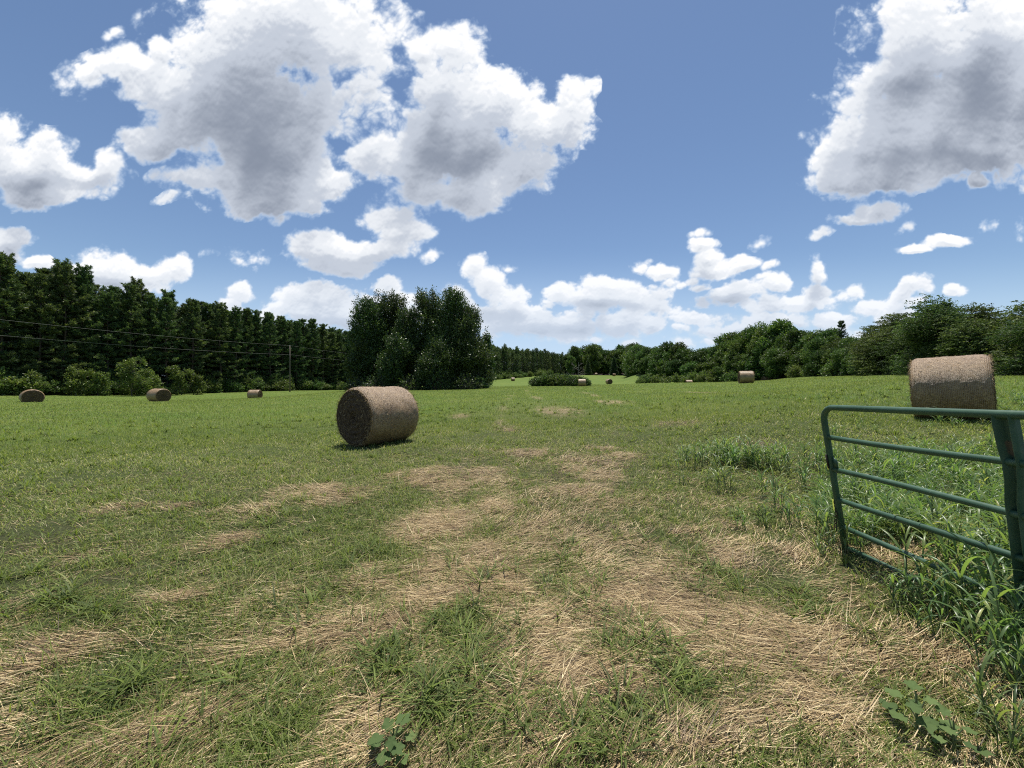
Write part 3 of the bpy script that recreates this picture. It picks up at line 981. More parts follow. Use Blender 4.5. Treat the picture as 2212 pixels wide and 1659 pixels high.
def build_gate():
    paint = paint_material()
    g = bpy.data.objects.new("farm_gate", None)
    scene.collection.objects.link(g)
    # far end foot; the gate runs back past the camera's right side
    foot = Vector((2.915, 3.36, 0.03))
    g.location = foot
    tag(g, "open green tubular steel farm gate with chipped paint at the right of the photo", "gate")
    L_ = 4.85
    run = Vector((-0.029, -1.0, 0.029)).normalized()          # along the rails, away from the far end
    up = Vector((-0.165, 0.0, 1.0)).normalized()              # the gate leans
    H = 1.285

    def at(s, h):
        return run * s + up * h
    ro = 0.0238
    # outer frame: foot, end upright, bend, top rail
    pts = [at(0, -0.01), at(0, H * 0.5), at(0, H - 0.12)]
    for k in range(1, 7):
        a = math.pi / 2 * k / 7
        pts.append(at(0.12 * (1 - math.cos(a)), H - 0.12 + 0.12 * math.sin(a)))
    pts += [at(0.12, H), at(1.3, H), at(2.6, H), at(L_ - 0.12, H)]
    for k in range(1, 7):
        a = math.pi / 2 * k / 7
        pts.append(at(L_ - 0.12 + 0.12 * math.sin(a), H - 0.12 + 0.12 * math.cos(a)))
    pts += [at(L_, H - 0.12), at(L_, 0.06)]
    V, Fq = tube(pts, ro, 16)
    link("frame", mesh_from("frame", V, Fq, [paint], smooth=True), g)
    for h in (1.02, 0.735, 0.475, 0.225, 0.045):
        wob = [at(s, h + 0.006 * math.sin(s * 3 + h * 9)) for s in np.linspace(0.012, L_ - 0.012, 24)]
        V, Fq = tube(wob, 0.0208, 14)
        link("rail", mesh_from("rail", V, Fq, [paint], smooth=True), g)
    # channel braces, spot welded against the rails on the field side
    out = run.cross(up).normalized()
    for s0 in (1.275, 2.6, 3.9):
        hs = [H - 0.005, H - 0.05, 1.10, 1.02, 0.92, 0.80, 0.50, 0.20, 0.0]
        ss = [0.0, 0.0, 0.004, 0.010, 0.004, -0.012, -0.022, -0.035, -0.04]
        wd = [0.078, 0.078, 0.074, 0.066, 0.058, 0.056, 0.056, 0.056, 0.056]
        V, Fq = [], []
        for h, o_, w in zip(hs, ss, wd):
            c = at(s0 + o_, h)
            a = run * (w / 2)
            for q in ((-1, 0.030), (-1, -0.028), (1, -0.028), (1, 0.030), (0.88, 0.030), (0.88, -0.023), (-0.88, -0.023), (-0.88, 0.030)):
                V.append(tuple(c + a * q[0] + out * q[1] * (1 if q[1] < 0 else 1)))
        for i in range(len(hs) - 1):
            for k in range(8):
                k2 = (k + 1) % 8
                Fq.append((i * 8 + k, i * 8 + k2, (i + 1) * 8 + k2, (i + 1) * 8 + k))
        link("brace", mesh_from("brace", V, [np.array(Fq)], [paint]), g)
    # latch bracket and hanging chain on the end upright
    dark = simple_mat("rusty_chain", (0.06, 0.042, 0.034), 0.6, 0.6)
    V = []
    c0 = at(0.0, 0.80)
    for dx in (0, 1):
        for dy in (0, 1):
            for dz in (0, 1):
                V.append(tuple(c0 + run * (0.02 + 0.045 * dx) + out * (0.012 * dy - 0.006) + up * (0.085 * dz - 0.03 - 0.03 * dx)))
    fq = np.array([(0, 1, 3, 2), (4, 6, 7, 5), (0, 4, 5, 1), (2, 3, 7, 6), (0, 2, 6, 4), (1, 5, 7, 3)])
    la = link("latch", mesh_from("latch", V, fq, [paint]), g)
    V, Fq = tube([c0 + out * 0.03 + up * (-0.05), c0 + out * 0.032 + up * 0.07], 0.007, 8)
    link("latch_pin", mesh_from("latch_pin", V, Fq, [dark], smooth=True), la)
    allV, allF, o_ = [], [], 0
    p = at(-0.005, 0.75) - out * 0.036
    for k in range(17):
        c = p + Vector((0.004 * math.sin(k * 1.3), -0.005 * math.cos(k), -0.034 * k))
        ring = []
        for q in range(11):
            a = 2 * math.pi * q / 10
            d1 = Vector((1, 0, 0)) if k % 2 else Vector((0, 1, 0))
            ring.append(c + d1 * math.cos(a) * 0.010 + Vector((0, 0, 1)) * math.sin(a) * 0.021)
        V, Fq = tube(ring, 0.0035, 6, False)
        allV.append(V); allF.append(Fq[0] + o_); o_ += len(V)
    link("chain", mesh_from("chain", np.concatenate(allV), np.concatenate(allF), [dark], smooth=True), g)


build_gate()


# ------------------------------------------------------------------ power line
def build_power_line():
    wood = simple_mat("weathered_pole", (0.13, 0.105, 0.08), 0.85)
    wire = simple_mat("aluminium_wire", (0.20, 0.20, 0.18), 0.7, 0.0)
    glass = simple_mat("grey_porcelain", (0.35, 0.35, 0.34), 0.3)
    spots = [(-45.0, 78.0, 'thin wooden utility pole in front of the pine wood left of the tree clump'),
             (-33.0, 128.0, None), (-62.5, 30.0, None)]
    tops = []
    for x, y, lab in spots:
        z = gz(x, y)
        h = 9.3
        if lab is None:
            tops.append((Vector((x, y, z + h - 0.15)), Vector((x, y, z + h - 1.9))))
            continue
        V, Fq = tube([(0, 0, -0.3), (0, 0, 3), (0, 0, 6), (0, 0, h)], [0.13, 0.12, 0.105, 0.085], 12)
        o = link("utility_pole", mesh_from("utility_pole", V, Fq, [wood], smooth=True), None, (x, y, z))
        tag(o, lab, "utility pole")
        V, Fq = tube([(0, 0, h), (0, 0, h + 0.06), (0, 0, h + 0.1), (0, 0, h + 0.2)], [0.05, 0.07, 0.05, 0.03], 10)
        link("insulator", mesh_from("insulator", V, Fq, [glass], smooth=True), o)
        tops.append((Vector((x, y, z + h + 0.1)), Vector((x + 0.14, y, z + h - 1.75))))
    labs = {(0, 0): "upper of the two wires sagging across the pines left of the pole", (0, 1): "lower of the two wires sagging across the pines left of the pole",
            (1, 0): "upper wire running from the pole towards the dark tree clump", (1, 1): "lower wire running from the pole towards the dark tree clump"}
    for si, (a, b) in enumerate(((2, 0), (0, 1))):
        for wi in (0, 1):
            A, B = tops[a][wi], tops[b][wi]
            pts = []
            for k in range(25):
                t = k / 24
                p = A.lerp(B, t); p.z -= 4 * 0.55 * t * (1 - t)
                pts.append(p)
            V, Fq = tube(pts, 0.013, 6)
            o = link("power_line", mesh_from("power_line", V, Fq, [wire], smooth=True))
            tag(o, labs[(si, wi)], "wire", "wires of the power line")


build_power_line()


# ------------------------------------------------------------------ trees
def rot_to(d):
    """two unit vectors perpendicular to each row of d"""
    ref = np.where(np.abs(d[:, 2:3]) < 0.9, np.array([[0, 0, 1.0]]), np.array([[1.0, 0, 0]]))
    a = np.cross(d, ref); a /= np.linalg.norm(a, axis=1, keepdims=True)
    return a, np.cross(d, a)


def leaf_quads(c, d, ln, w, rg, roll=None):
    """rhombic leaves at c pointing along d"""
    n = len(c)
    a, b = rot_to(d)
    th = rg.random(n) * 6.283 if roll is None else roll
    s = a * np.cos(th)[:, None] + b * np.sin(th)[:, None]
    ln = np.broadcast_to(ln, n)[:, None]; w = np.broadcast_to(w, n)[:, None]
    mid = c + d * ln * 0.45
    V = np.stack([c, mid + s * w * 0.5, c + d * ln, mid - s * w * 0.5], 1).reshape(-1, 3)
    return V, (np.arange(n)[:, None] * 4 + np.arange(4)[None, :])


def unit(v):
    return v / (np.linalg.norm(v, axis=-1, keepdims=True) + 1e-9)


def sticks(segs, sides=4):
    """segs: list of (p0, p1, r0, r1)"""
    P0 = np.array([s[0] for s in segs], float); P1 = np.array([s[1] for s in segs], float)
    r0 = np.array([s[2] for s in segs])[:, None]; r1 = np.array([s[3] for s in segs])[:, None]
    d = unit(P1 - P0)
    a, b = rot_to(d)
    n = len(segs)
    V = np.zeros((n, 2 * sides, 3))
    for k in range(sides):
        an = 2 * math.pi * k / sides
        o = a * math.cos(an) + b * math.sin(an)
        V[:, k] = P0 + o * r0
        V[:, sides + k] = P1 + o * r1
    fs = []
    base = np.arange(n)[:, None] * 2 * sides
    for k in range(sides):
        k2 = (k + 1) % sides
        fs.append(base + np.array([[k, k2, sides + k2, sides + k]]))
    return V.reshape(-1, 3), np.concatenate(fs)


M_BARK_P = simple_mat("pine_bark", (0.085, 0.060, 0.045), 0.9, scale=6)
M_BARK = simple_mat("grey_bark", (0.095, 0.082, 0.066), 0.9, scale=6)
M_NEEDLE = foliage_mat("pine_needles", [(0.0, (0.036, 0.064, 0.034)), (0.5, (0.085, 0.132, 0.052)), (1.0, (0.22, 0.28, 0.085))], 0.32, 0.5, 0.35, obj_var=0.14)
M_LEAF = foliage_mat("dark_leaves", [(0.0, (0.026, 0.050, 0.020)), (0.5, (0.056, 0.095, 0.028)), (1.0, (0.115, 0.160, 0.042))], 0.25, 0.42, 0.45, obj_var=0.18)
M_LEAF_O = foliage_mat("oak_leaves", [(0.0, (0.036, 0.072, 0.022)), (0.5, (0.078, 0.135, 0.032)), (1.0, (0.150, 0.210, 0.048))], 0.32, 0.48, 0.35, obj_var=0.34)
M_LEAF_B = foliage_mat("brush_leaves", [(0.0, (0.060, 0.110, 0.030)), (0.5, (0.130, 0.200, 0.048)), (1.0, (0.24, 0.30, 0.085))], 0.35, 0.45, 0.40, obj_var=0.18)
M_LEAF_R = foliage_mat("edge_tree_leaves", [(0.0, (0.042, 0.066, 0.025)), (0.5, (0.085, 0.125, 0.040)), (1.0, (0.165, 0.200, 0.068))], 0.32, 0.6, 0.20, obj_var=0.20)


def make_pine(seed, H=18.0, base=0.22, spread=1.0, dens=1.0):
    rg = np.random.default_rng(seed)
    segs = []
    # trunk with a slight sweep
    sw = rg.normal(0, 0.25, 2)
    def tp(h):
        t = h / H
        return np.array([sw[0] * math.sin(t * 2.2), sw[1] * math.sin(t * 2.7), h])
    hs = np.linspace(-0.3, H - 0.2, 12)
    for a, b in zip(hs[:-1], hs[1:]):
        segs.append((tp(a), tp(b), 0.17 * (1 - a / H) + 0.02, 0.17 * (1 - b / H) + 0.02))
    C, D = [], []
    h = H * base * 0.55
    while h < H - 0.25:
        t = h / H
        if t > base or rg.random() < 0.5:
            nb = rg.integers(3, 6)
            a0 = rg.random() * 6.283
            top = 1 - t
            ln0 = (0.45 + 2.9 * top ** 0.55) * spread * (0.6 if t < base else 1.0) * (0.75 + 0.5 * rg.random())
            ln0 = min(ln0, 2.9 * spread)
            for k in range(nb):
                az = a0 + k * 6.283 / nb + rg.normal(0, 0.25)
                ln = ln0 * (0.60 + 0.60 * rg.random())
                el = -0.08 + 0.95 * t ** 2.2 + rg.normal(0, 0.10)
                p = tp(h)
                dd = np.array([math.sin(az) * math.cos(el), math.cos(az) * math.cos(el), math.sin(el)])
                m1 = p + dd * ln * 0.6
                tipd = unit(dd + np.array([0, 0, 0.45]))
                e1 = m1 + tipd * ln * 0.4
                segs.append((p, m1, 0.035 * (0.4 + top), 0.02)); segs.append((m1, e1, 0.02, 0.008))
                nt_ = max(3, int((5 + 6.5 * ln) * dens))
                for q in range(nt_):
                    s = 0.30 + 0.70 * (q + rg.random()) / nt_
                    c = p + dd * ln * s if s < 0.6 else m1 + tipd * ln * (s - 0.6)
                    lat = unit(np.cross(dd, [0, 0, 1]))
                    c = c + lat * rg.normal(0, 0.20 * ln * (1.15 - s)) + np.array([0, 0, rg.normal(0.04, 0.05)])
                    C.append(c); D.append(unit(dd * 0.7 + np.array([0, 0, 0.55]) + rg.normal(0, 0.3, 3)))
        h += (0.40 + 0.26 * rg.random()) * (1.3 if t < 0.55 else 0.9)
    # leader candles
    for q in range(4):
        aa = rg.random() * 6.283; hh = H - 1.2 - 1.6 * rg.random(); rr = 0.4 + 0.5 * rg.random()
        for k in range(6):
            C.append(tp(hh) + np.array([math.sin(aa) * rr, math.cos(aa) * rr, 0.2 * k]) + rg.normal(0, 0.06, 3)); D.append(np.array([0, 0, 1.0]) + rg.normal(0, 0.2, 3))
    for k in range(9):
        C.append(tp(H - 0.9 + 0.12 * k) + rg.normal(0, 0.07, 3)); D.append(np.array([rg.normal(0, 0.15), rg.normal(0, 0.15), 1.0]))
    C = np.array(C); D = unit(np.array(D))
    # each tuft: a brush of needles
    per = 10
    n = len(C)
    Cc = np.repeat(C, per, 0); Dd = np.repeat(D, per, 0)
    a, b = rot_to(Dd)
    th = rg.random(n * per) * 6.283; op = 0.35 + 0.75 * rg.random(n * per)
    dirs = unit(Dd * np.cos(op)[:, None] + (a * np.cos(th)[:, None] + b * np.sin(th)[:, None]) * np.sin(op)[:, None])
    V, Fq = leaf_quads(Cc + rg.normal(0, 0.05, Cc.shape), dirs, 0.26 + 0.18 * rg.random(n * per), 0.085, rg)
    tint = np.repeat(np.clip(0.45 + 0.22 * rg.standard_normal(n), 0, 1), per * 4)
    Vt, Ft = sticks(segs, 5)
    return mesh_from("trunk", Vt, Ft, [M_BARK_P]), mesh_from("needles", V, Fq, [M_NEEDLE], {'tint': tint})


def make_broadleaf(seed, H, lobes, leaf=0.20, nspr=900, per=12, mat=None, upright=0.5, sprig=0.9, trunk_r=0.22, stems=1, narrow=1.0, layered=False, gap=-0.42):
    """lobes: (x, y, z, rx, ry, rz) ellipsoids in metres; sprigs of leaves stand on and in them"""
    rg = np.random.default_rng(seed)
    segs = []
    vol = np.array([l[3] * l[4] * l[5] for l in lobes]) ** 0.7
    pr = vol / vol.sum()
    idx = rg.choice(len(lobes), nspr, p=pr)
    Lb = np.array(lobes)[idx]
    dirn = unit(rg.normal(0, 1, (nspr, 3)))
    # uneven shells: gaps and clumps
    rad = (0.45 + 0.55 * rg.random(nspr) ** 0.6)
    ll = dirn * 2.3 + Lb[:, :3] * 0.31
    g = fbm(ll[:, 0] + ll[:, 2] * 0.7 + seed, ll[:, 1] - ll[:, 2] * 0.5, 3, 0.6, seed)
    rad = rad * (1 + 0.22 * g)
    keep = g > gap
    c = Lb[:, :3] + dirn * Lb[:, 3:6] * rad[:, None]
    c, dirn, Lb = c[keep], dirn[keep], Lb[keep]
    n = len(c)
    if layered:
        ph = 0.5 * fbm(c[:, 0] * 0.5 + seed, c[:, 1] * 0.5, 3, 0.5, 5)
        c[:, 2] = np.round((c[:, 2] + ph) / 0.5) * 0.5 - ph + rg.normal(0, 0.10, n) - 0.10 * np.hypot(c[:, 0] - Lb[:, 0], c[:, 1] - Lb[:, 1])
        dd = unit(dirn * np.array([1, 1, 0.15]) + rg.normal(0, 0.25, (n, 3)) * np.array([1, 1, 0.25]))
    else:
        dd = unit(dirn * (1 - upright) + np.array([0, 0, 1.0]) * upright + rg.normal(0, 0.25, (n, 3)))
    c = c[:]; c[:, 2] = np.maximum(c[:, 2], 0.15)
    sl = sprig * (0.55 + 0.8 * rg.random(n))
    t = np.tile((np.arange(per) + 0.5) / per, n)[:, None]
    C = np.repeat(c, per, 0) + np.repeat(dd, per, 0) * np.repeat(sl, per)[:, None] * (t - 0.4)
    spread = 0.30 * sprig * (1.15 - t)
    off = rg.normal(0, 1, C.shape) * spread * 0.55
    if layered: off[:, 2] *= 0.45
    C = C + off
    ld = unit(np.repeat(dd, per, 0) * 0.6 + rg.normal(0, 0.6, C.shape) + np.array([0, 0, -0.1]))
    sz = leaf * (0.65 + 0.7 * rg.random(len(C)))
    V, Fq = leaf_quads(C, ld, sz, sz * 0.62, rg)
    tint = np.repeat(np.clip(0.45 + 0.25 * rg.standard_normal(n), 0, 1), per * 4)
    # stems and limbs
    zmin = min(l[2] - l[5] for l in lobes)
    for s in range(stems):
        off0 = np.array([rg.normal(0, 0.25), rg.normal(0, 0.25), -0.3]) if stems > 1 else np.array([0, 0, -0.3])
        sub = lobes if stems == 1 else [lobes[k] for k in range(len(lobes)) if k % stems == s]
        if not sub: sub = lobes[:1]
        topl = max(sub, key=lambda l: l[2])
        top = np.array([topl[0], topl[1], topl[2] + topl[5] * 0.5])
        r0 = trunk_r / math.sqrt(stems) * 1.15
        prev = off0
        path = []
        for k in range(1, 7):
            q = k / 6
            p = off0 * (1 - q) + top * q + rg.normal(0, 0.12, 3) * H * 0.02
            p[0] = off0[0] * (1 - q ** 1.6) + top[0] * q ** 1.6
            segs.append((prev, p, r0 * (1 - (q - 1 / 6) * 0.85), r0 * (1 - q * 0.85)))
            path.append(p); prev = p
        for l in sub:
            cen = np.array(l[:3])
            for k in range(4):
                st = path[min(5, max(0, int(6 * max(0.1, (cen[2] - 0.6 * l[5])) / max(top[2], 1)) - 1 + (k % 2)))]
                en = cen + unit(rg.normal(0, 1, 3)) * np.array(l[3:6]) * 0.75
                md = (st + en) / 2 + np.array([0, 0, 0.1 * H * 0.3])
                segs.append((st, md, r0 * 0.35, r0 * 0.2)); segs.append((md, en, r0 * 0.2, 0.012))
    pick = rg.choice(n, min(n, 260), replace=False)
    for k in pick:
        cen = Lb[k, :3]
        segs.append((c[k] * 0.45 + cen * 0.55, c[k] + dd[k] * sl[k] * 0.3, 0.022, 0.008))
    Vt, Ft = sticks(segs, 5)
    return mesh_from("trunk", Vt, Ft, [M_BARK]), mesh_from("crown", V, Fq, [mat or M_LEAF], {'tint': tint})


LAST = [None]


def place(kind, parts, names, x, y, label, cat, group=None, yaw=None, s=1.0, sz=None, sink=0.0, z=None):
    o = link(kind, parts[0], None, (x, y, (gz(x, y) if z is None else z) - sink), (0, 0, random.random() * 6.283 if yaw is None else yaw))
    # the thing is an Empty with trunk and crown under it
    o.name = names[0]
    e = bpy.data.objects.new(kind, None)
    scene.collection.objects.link(e)
    e.location, e.rotation_euler = o.location.copy(), o.rotation_euler.copy()
    e.scale = (s, s, s if sz is None else sz)
    o.location = (0, 0, 0); o.rotation_euler = (0, 0, 0); o.parent = e
    c = link(names[1], parts[1], e)
    tag(e, label, cat, group)
    LAST[0] = e
    return e


# --- the pine plantation on the left
PINES = [make_pine(100 + k, 18.0, base=[0.16, 0.22, 0.12, 0.3, 0.2, 0.26][k], spread=[1.05, 0.95, 1.15, 0.9, 1.1, 1.0][k], dens=1.0) for k in range(6)]
PINE_FAR = [make_pine(140 + k, 16.0, base=0.06, spread=0.95, dens=0.55) for k in range(3)]


LM_L = [(-60, "cut by the left edge"), (14, "behind the leftmost bale"), (56, "between first and second bales"), (135, "behind the second bale"), (186, "between second and third bales"),
        (238, "behind the third bale"), (276, "behind the utility pole"), (306, "between pole and tree clump"), (350, "half hidden behind the tree clump"), (490, "at the far end of the field")]
ORD = ["first", "second", "third", "fourth", "fifth", "sixth", "seventh", "eighth", "ninth", "tenth", "eleventh", "twelfth", "thirteenth", "fourteenth", "fifteenth", "sixteenth",
       "seventeenth", "eighteenth", "nineteenth", "twentieth"] + ["twenty-" + w for w in ("first", "second", "third", "fourth", "fifth", "sixth", "seventh", "eighth", "ninth")] + ["thirtieth"] + ["thirty-" + w for w in ("first", "second", "third", "fourth", "fifth", "sixth", "seventh", "eighth", "ninth")]


def number_labels(items, marks, fmt):
    """items: (px, row, object). Each gets its place in its row between two landmarks"""
    buckets = {}
    for px, row, o in items:
        k = max([i for i, m in enumerate(marks) if px >= m[0]] or [0])
        buckets.setdefault((k, row), []).append((px, o))
    for (k, row), lst in buckets.items():
        lst.sort(key=lambda t: t[0])
        for i, (px, o) in enumerate(lst):
            if i < len(ORD):
                o['label'] = fmt(ORD[i], row, marks[k][1])


def build_pines():
    rg = np.random.default_rng(5)
    total = np.linalg.norm(PINE_B - PINE_A)
    s = -7.0
    items, back = [], []
    while s < total + 92:
        step = 2.65 if s < total - 10 else 4.0
        for row in range(7 if s < 120 else 4):
            q = s + rg.normal(0, 0.35) + (row % 2) * step * 0.5
            d = 1.0 + row * 2.9 + rg.normal(0, 0.4)
            p = PINE_A + PDIR * q + PNRM * d
            (items if row < (4 if s < 110 else 3) else back).append((q, row, p))
        s += step
    def height(Y):
        return np.interp(Y, [40, 52, 64, 80, 100, 160, 200, 280], [18.4, 18.2, 17.6, 17.0, 16.0, 15.4, 14.8, 13.8]) * (1 + rg.normal(0, 0.05))
    out = []
    for q, row, p in items:
        Y = p[1]
        hh = height(Y)
        if Y < 165:
            pr, H0 = PINES[int(rg.integers(0, 6))], 18.0
            lab, grp = "tall dark pine in the dense pine wood along the left side of the field", "pines of the wood on the left"
        else:
            pr, H0 = PINE_FAR[int(rg.integers(0, 3))], 16.0
            lab, grp = "small distant pine in the far end of the pine wood beyond the big clump", "distant pines beyond the clump"
        s_ = hh / H0
        e = place("pine_tree", pr, ("trunk", "needles"), p[0], p[1], lab, "pine tree", grp, s=s_ * (1.08 + rg.normal(0, 0.05)), sz=s_)
        out.append((CX + F * p[0] / Y, row, e))
    rows = ["front", "second", "third", "fourth"]
    number_labels(out, LM_L, lambda o, r, m: "%s pine from the left in the %s row, %s" % (o, rows[r], m))
    # the ranks behind, which only show through the gaps and over the tops
    V_, F_, T_, o_ = [], [], [], 0
    src = []
    for pr in PINE_FAR:
        me = pr[1]
        co = np.zeros(len(me.vertices) * 3, np.float32); me.vertices.foreach_get('co', co)
        tt = np.zeros(len(me.vertices), np.float32); me.attributes['tint'].data.foreach_get('value', tt)
        src.append((co.reshape(-1, 3), tt))
    for q, row, p in back:
        co, tt = src[int(rg.integers(0, 3))]
        a = rg.random() * 6.283; s_ = height(p[1]) / 16.0
        ca, sa = math.cos(a), math.sin(a)
        v = co * s_ * np.array([1.15, 1.15, 1.0])
        v = np.stack([v[:, 0] * ca - v[:, 1] * sa + p[0], v[:, 0] * sa + v[:, 1] * ca + p[1], v[:, 2] + gz(p[0], p[1])], 1)
        V_.append(v); T_.append(tt)
        F_.append(np.arange(len(v)).reshape(-1, 4) + o_); o_ += len(v)
    me = mesh_from("pine_forest", np.concatenate(V_), np.concatenate(F_), [M_NEEDLE], {'tint': np.concatenate(T_)})
    tag(link("pine_forest", me), kind='stuff')
    # the taller group at the far left that overtops the rest
    for (px, Y, h, lab) in [(62, 60, 20.3, "tallest pine, rising above the others near the left edge"), (80, 61, 19.8, "tall pine just right of the tallest one near the left edge"),
                            (8, 54, 19.2, "tall pine cut by the left edge of the photo"), (140, 68.5, 19.6, "thin pine spire standing above its neighbours left of the first bale")]:
        x = (px - CX) / F * Y
        place("pine_tree", PINES[int(px) % 6], ("trunk", "needles"), x, Y, lab, "pine tree", None, s=h / 18 * 0.95, sz=h / 18)


build_pines()


# --- the clump of trees in the field left of centre
def build_clump():
    T = [  # px, Y, height, width, label
        (371, 64, 15.9, 5.0, "leftmost tall tree of the dark clump in the field"),
        (390, 66, 17.2, 5.0, "second tall tree from the left in the dark clump in the field"),
        (409, 63, 13.4, 3.6, "lower tree filling the dip in the top of the dark clump"),
        (427, 64, 16.9, 5.0, "tall tree in the middle right of the dark clump in the field"),
        (449, 63.5, 17.4, 5.4, "tallest tree of the dark clump, right of its middle"),
        (466, 62.5, 13.8, 4.6, "right shoulder tree of the dark clump, leaning branches"),
        (487, 64, 9.6, 1.6, "thin young tree with a bare spire right of the dark clump"),
        (396, 59.5, 8.8, 3.6, "lighter green low tree in front of the dark clump"),
        (438, 60, 8.0, 5.0, "low dark tree in the middle front of the clump"),
        (474, 61.5, 8.4, 4.4, "low tree at the right foot of the dark clump"),
        (361, 62.5, 8.2, 3.0, "low tree at the left foot of the dark clump")]
    for i, (px, Y, h, w, lab) in enumerate(T):
        rg = np.random.default_rng(300 + i)
        x = (px - CX) / F * Y
        lobes = []
        nl = 9 if h > 12 else 6
        for k in range(nl):
            q = (k + 0.5) / nl
            zz = h * (0.16 + 0.66 * q)
            rr = w * (0.46 + 0.14 * math.sin(q * math.pi)) * (0.92 if q > 0.8 else 1)
            a = rg.random() * 6.283
            rad = w * 0.28 * (1 - 0.5 * q)
            lobes.append((math.sin(a) * rad, math.cos(a) * rad, zz, rr, rr, h * 0.14))
        for k in range(10 if h > 12 else 4):        # upright plumes at the top
            a = rg.random() * 6.283; rad = w * 0.46 * math.sqrt(rg.random())
            lobes.append((math.sin(a) * rad, math.cos(a) * rad, h * (0.80 + 0.08 * rg.random()), w * 0.14, w * 0.14, h * 0.11))
        parts = make_broadleaf(300 + i, h, lobes, leaf=0.23, nspr=int(86 * w * h ** 0.8), per=12, mat=M_LEAF, upright=0.62, sprig=1.25, gap=-0.16, trunk_r=0.28, stems=3 if h > 12 else 2)
        place("leafy_tree", parts, ("trunk", "crown"), x, Y, lab, "tree", None, yaw=0)
    # vine covered undergrowth at its foot
    foot = []
    for i, px in enumerate(range(357, 480, 10)):
        Y = 58.8 + 1.5 * math.sin(i * 2.1)
        x = (px - CX) / F * Y
        lobes = [(0, 0, 0.8, 1.7, 1.4, 1.1 + 0.3 * (i % 3)), (0.9, 0.3, 0.6, 1.2, 1.1, 0.9), (-0.8, 0, 0.6, 1.2, 1.0, 0.8)]
        parts = make_broadleaf(340 + i, 2.2, lobes, leaf=0.20, nspr=170, per=11, mat=M_LEAF_O if i % 4 == 1 else M_LEAF, upright=0.2, sprig=0.55, trunk_r=0.06, stems=2)
        place("vine_covered_bush", parts, ("stems", "leaves"), x, Y, "low dark bush tangled with vines along the foot of the tree clump", "bush", "bushes under the tree clump", yaw=0)
        foot.append((px, 0, LAST[0]))
    number_labels(foot, [(0, "")], lambda o, r, m: "%s low vine-tangled bush from the left at the foot of the dark tree clump" % o)


build_clump()


# --- broadleaf prototypes for the right hand wood and the far wood
def oak_lobes(rg, h, w, n=12, low=0.25):
    L_ = []
    for k in range(n):
        q = (k + 0.5) / n
        zz = h * (low + (0.80 - low) * q)
        a = rg.random() * 6.283
        rad = w * 0.30 * math.sin(math.pi * (0.25 + 0.65 * q)) * (0.5 + 0.7 * rg.random())
        rr = w * (0.20 + 0.10 * rg.random())
        L_.append((math.sin(a) * rad, math.cos(a) * rad, zz, rr, rr, rr * 0.75))
    return L_


OAKS = []
for k in range(6):
    rg = np.random.default_rng(400 + k)
    h, w = 14.0, [8.0, 7.0, 9.0, 6.5, 7.5, 6.0][k]
    OAKS.append(make_broadleaf(400 + k, h, oak_lobes(rg, h, w, 15, 0.14), leaf=0.36, nspr=1500, per=10, mat=M_LEAF_O, upright=[0.35, 0.6, 0.3, 0.65, 0.45, 0.6][k], sprig=1.0, trunk_r=0.26))
EDGE = []
for k in range(5):
    rg = np.random.default_rng(430 + k)
    h, w = 7.5, [5.5, 6.0, 5.0, 6.5, 4.6][k]
    EDGE.append(make_broadleaf(430 + k, h, oak_lobes(rg, h, w, 13, 0.10) + [(0, 0, 6.6, 0.9, 0.9, 0.9)], leaf=0.15, nspr=2300, per=15, mat=M_LEAF_R, upright=0.1, sprig=0.9, trunk_r=0.13, stems=3, layered=True))
CEDARS = []
for k in range(3):
    rg = np.random.default_rng(450 + k)
    h = 9.0
    lob = [(0, 0, h * q, 2.2 * (1 - q) + 0.25, 2.2 * (1 - q) + 0.25, 0.75) for q in np.linspace(0.1, 0.95, 12)]
    CEDARS.append(make_broadleaf(450 + k, h, lob, leaf=0.24, nspr=1000, per=10, mat=M_LEAF, upright=0.5, sprig=0.7, trunk_r=0.12))
BUSH = []
for k in range(6):
    rg = np.random.default_rng(470 + k)
    h = 2.4
    lob = [(rg.normal(0, 0.7), rg.normal(0, 0.6), 0.5 + 1.3 * rg.random(), 0.7, 0.7, 0.6) for _ in range(7)] + [(0, 0, 1.9, 0.4, 0.4, 0.7)]
    BUSH.append(make_broadleaf(470 + k, h, lob, leaf=0.17, nspr=330, per=11, mat=M_LEAF_B, upright=0.35, sprig=0.55, trunk_r=0.05, stems=3))


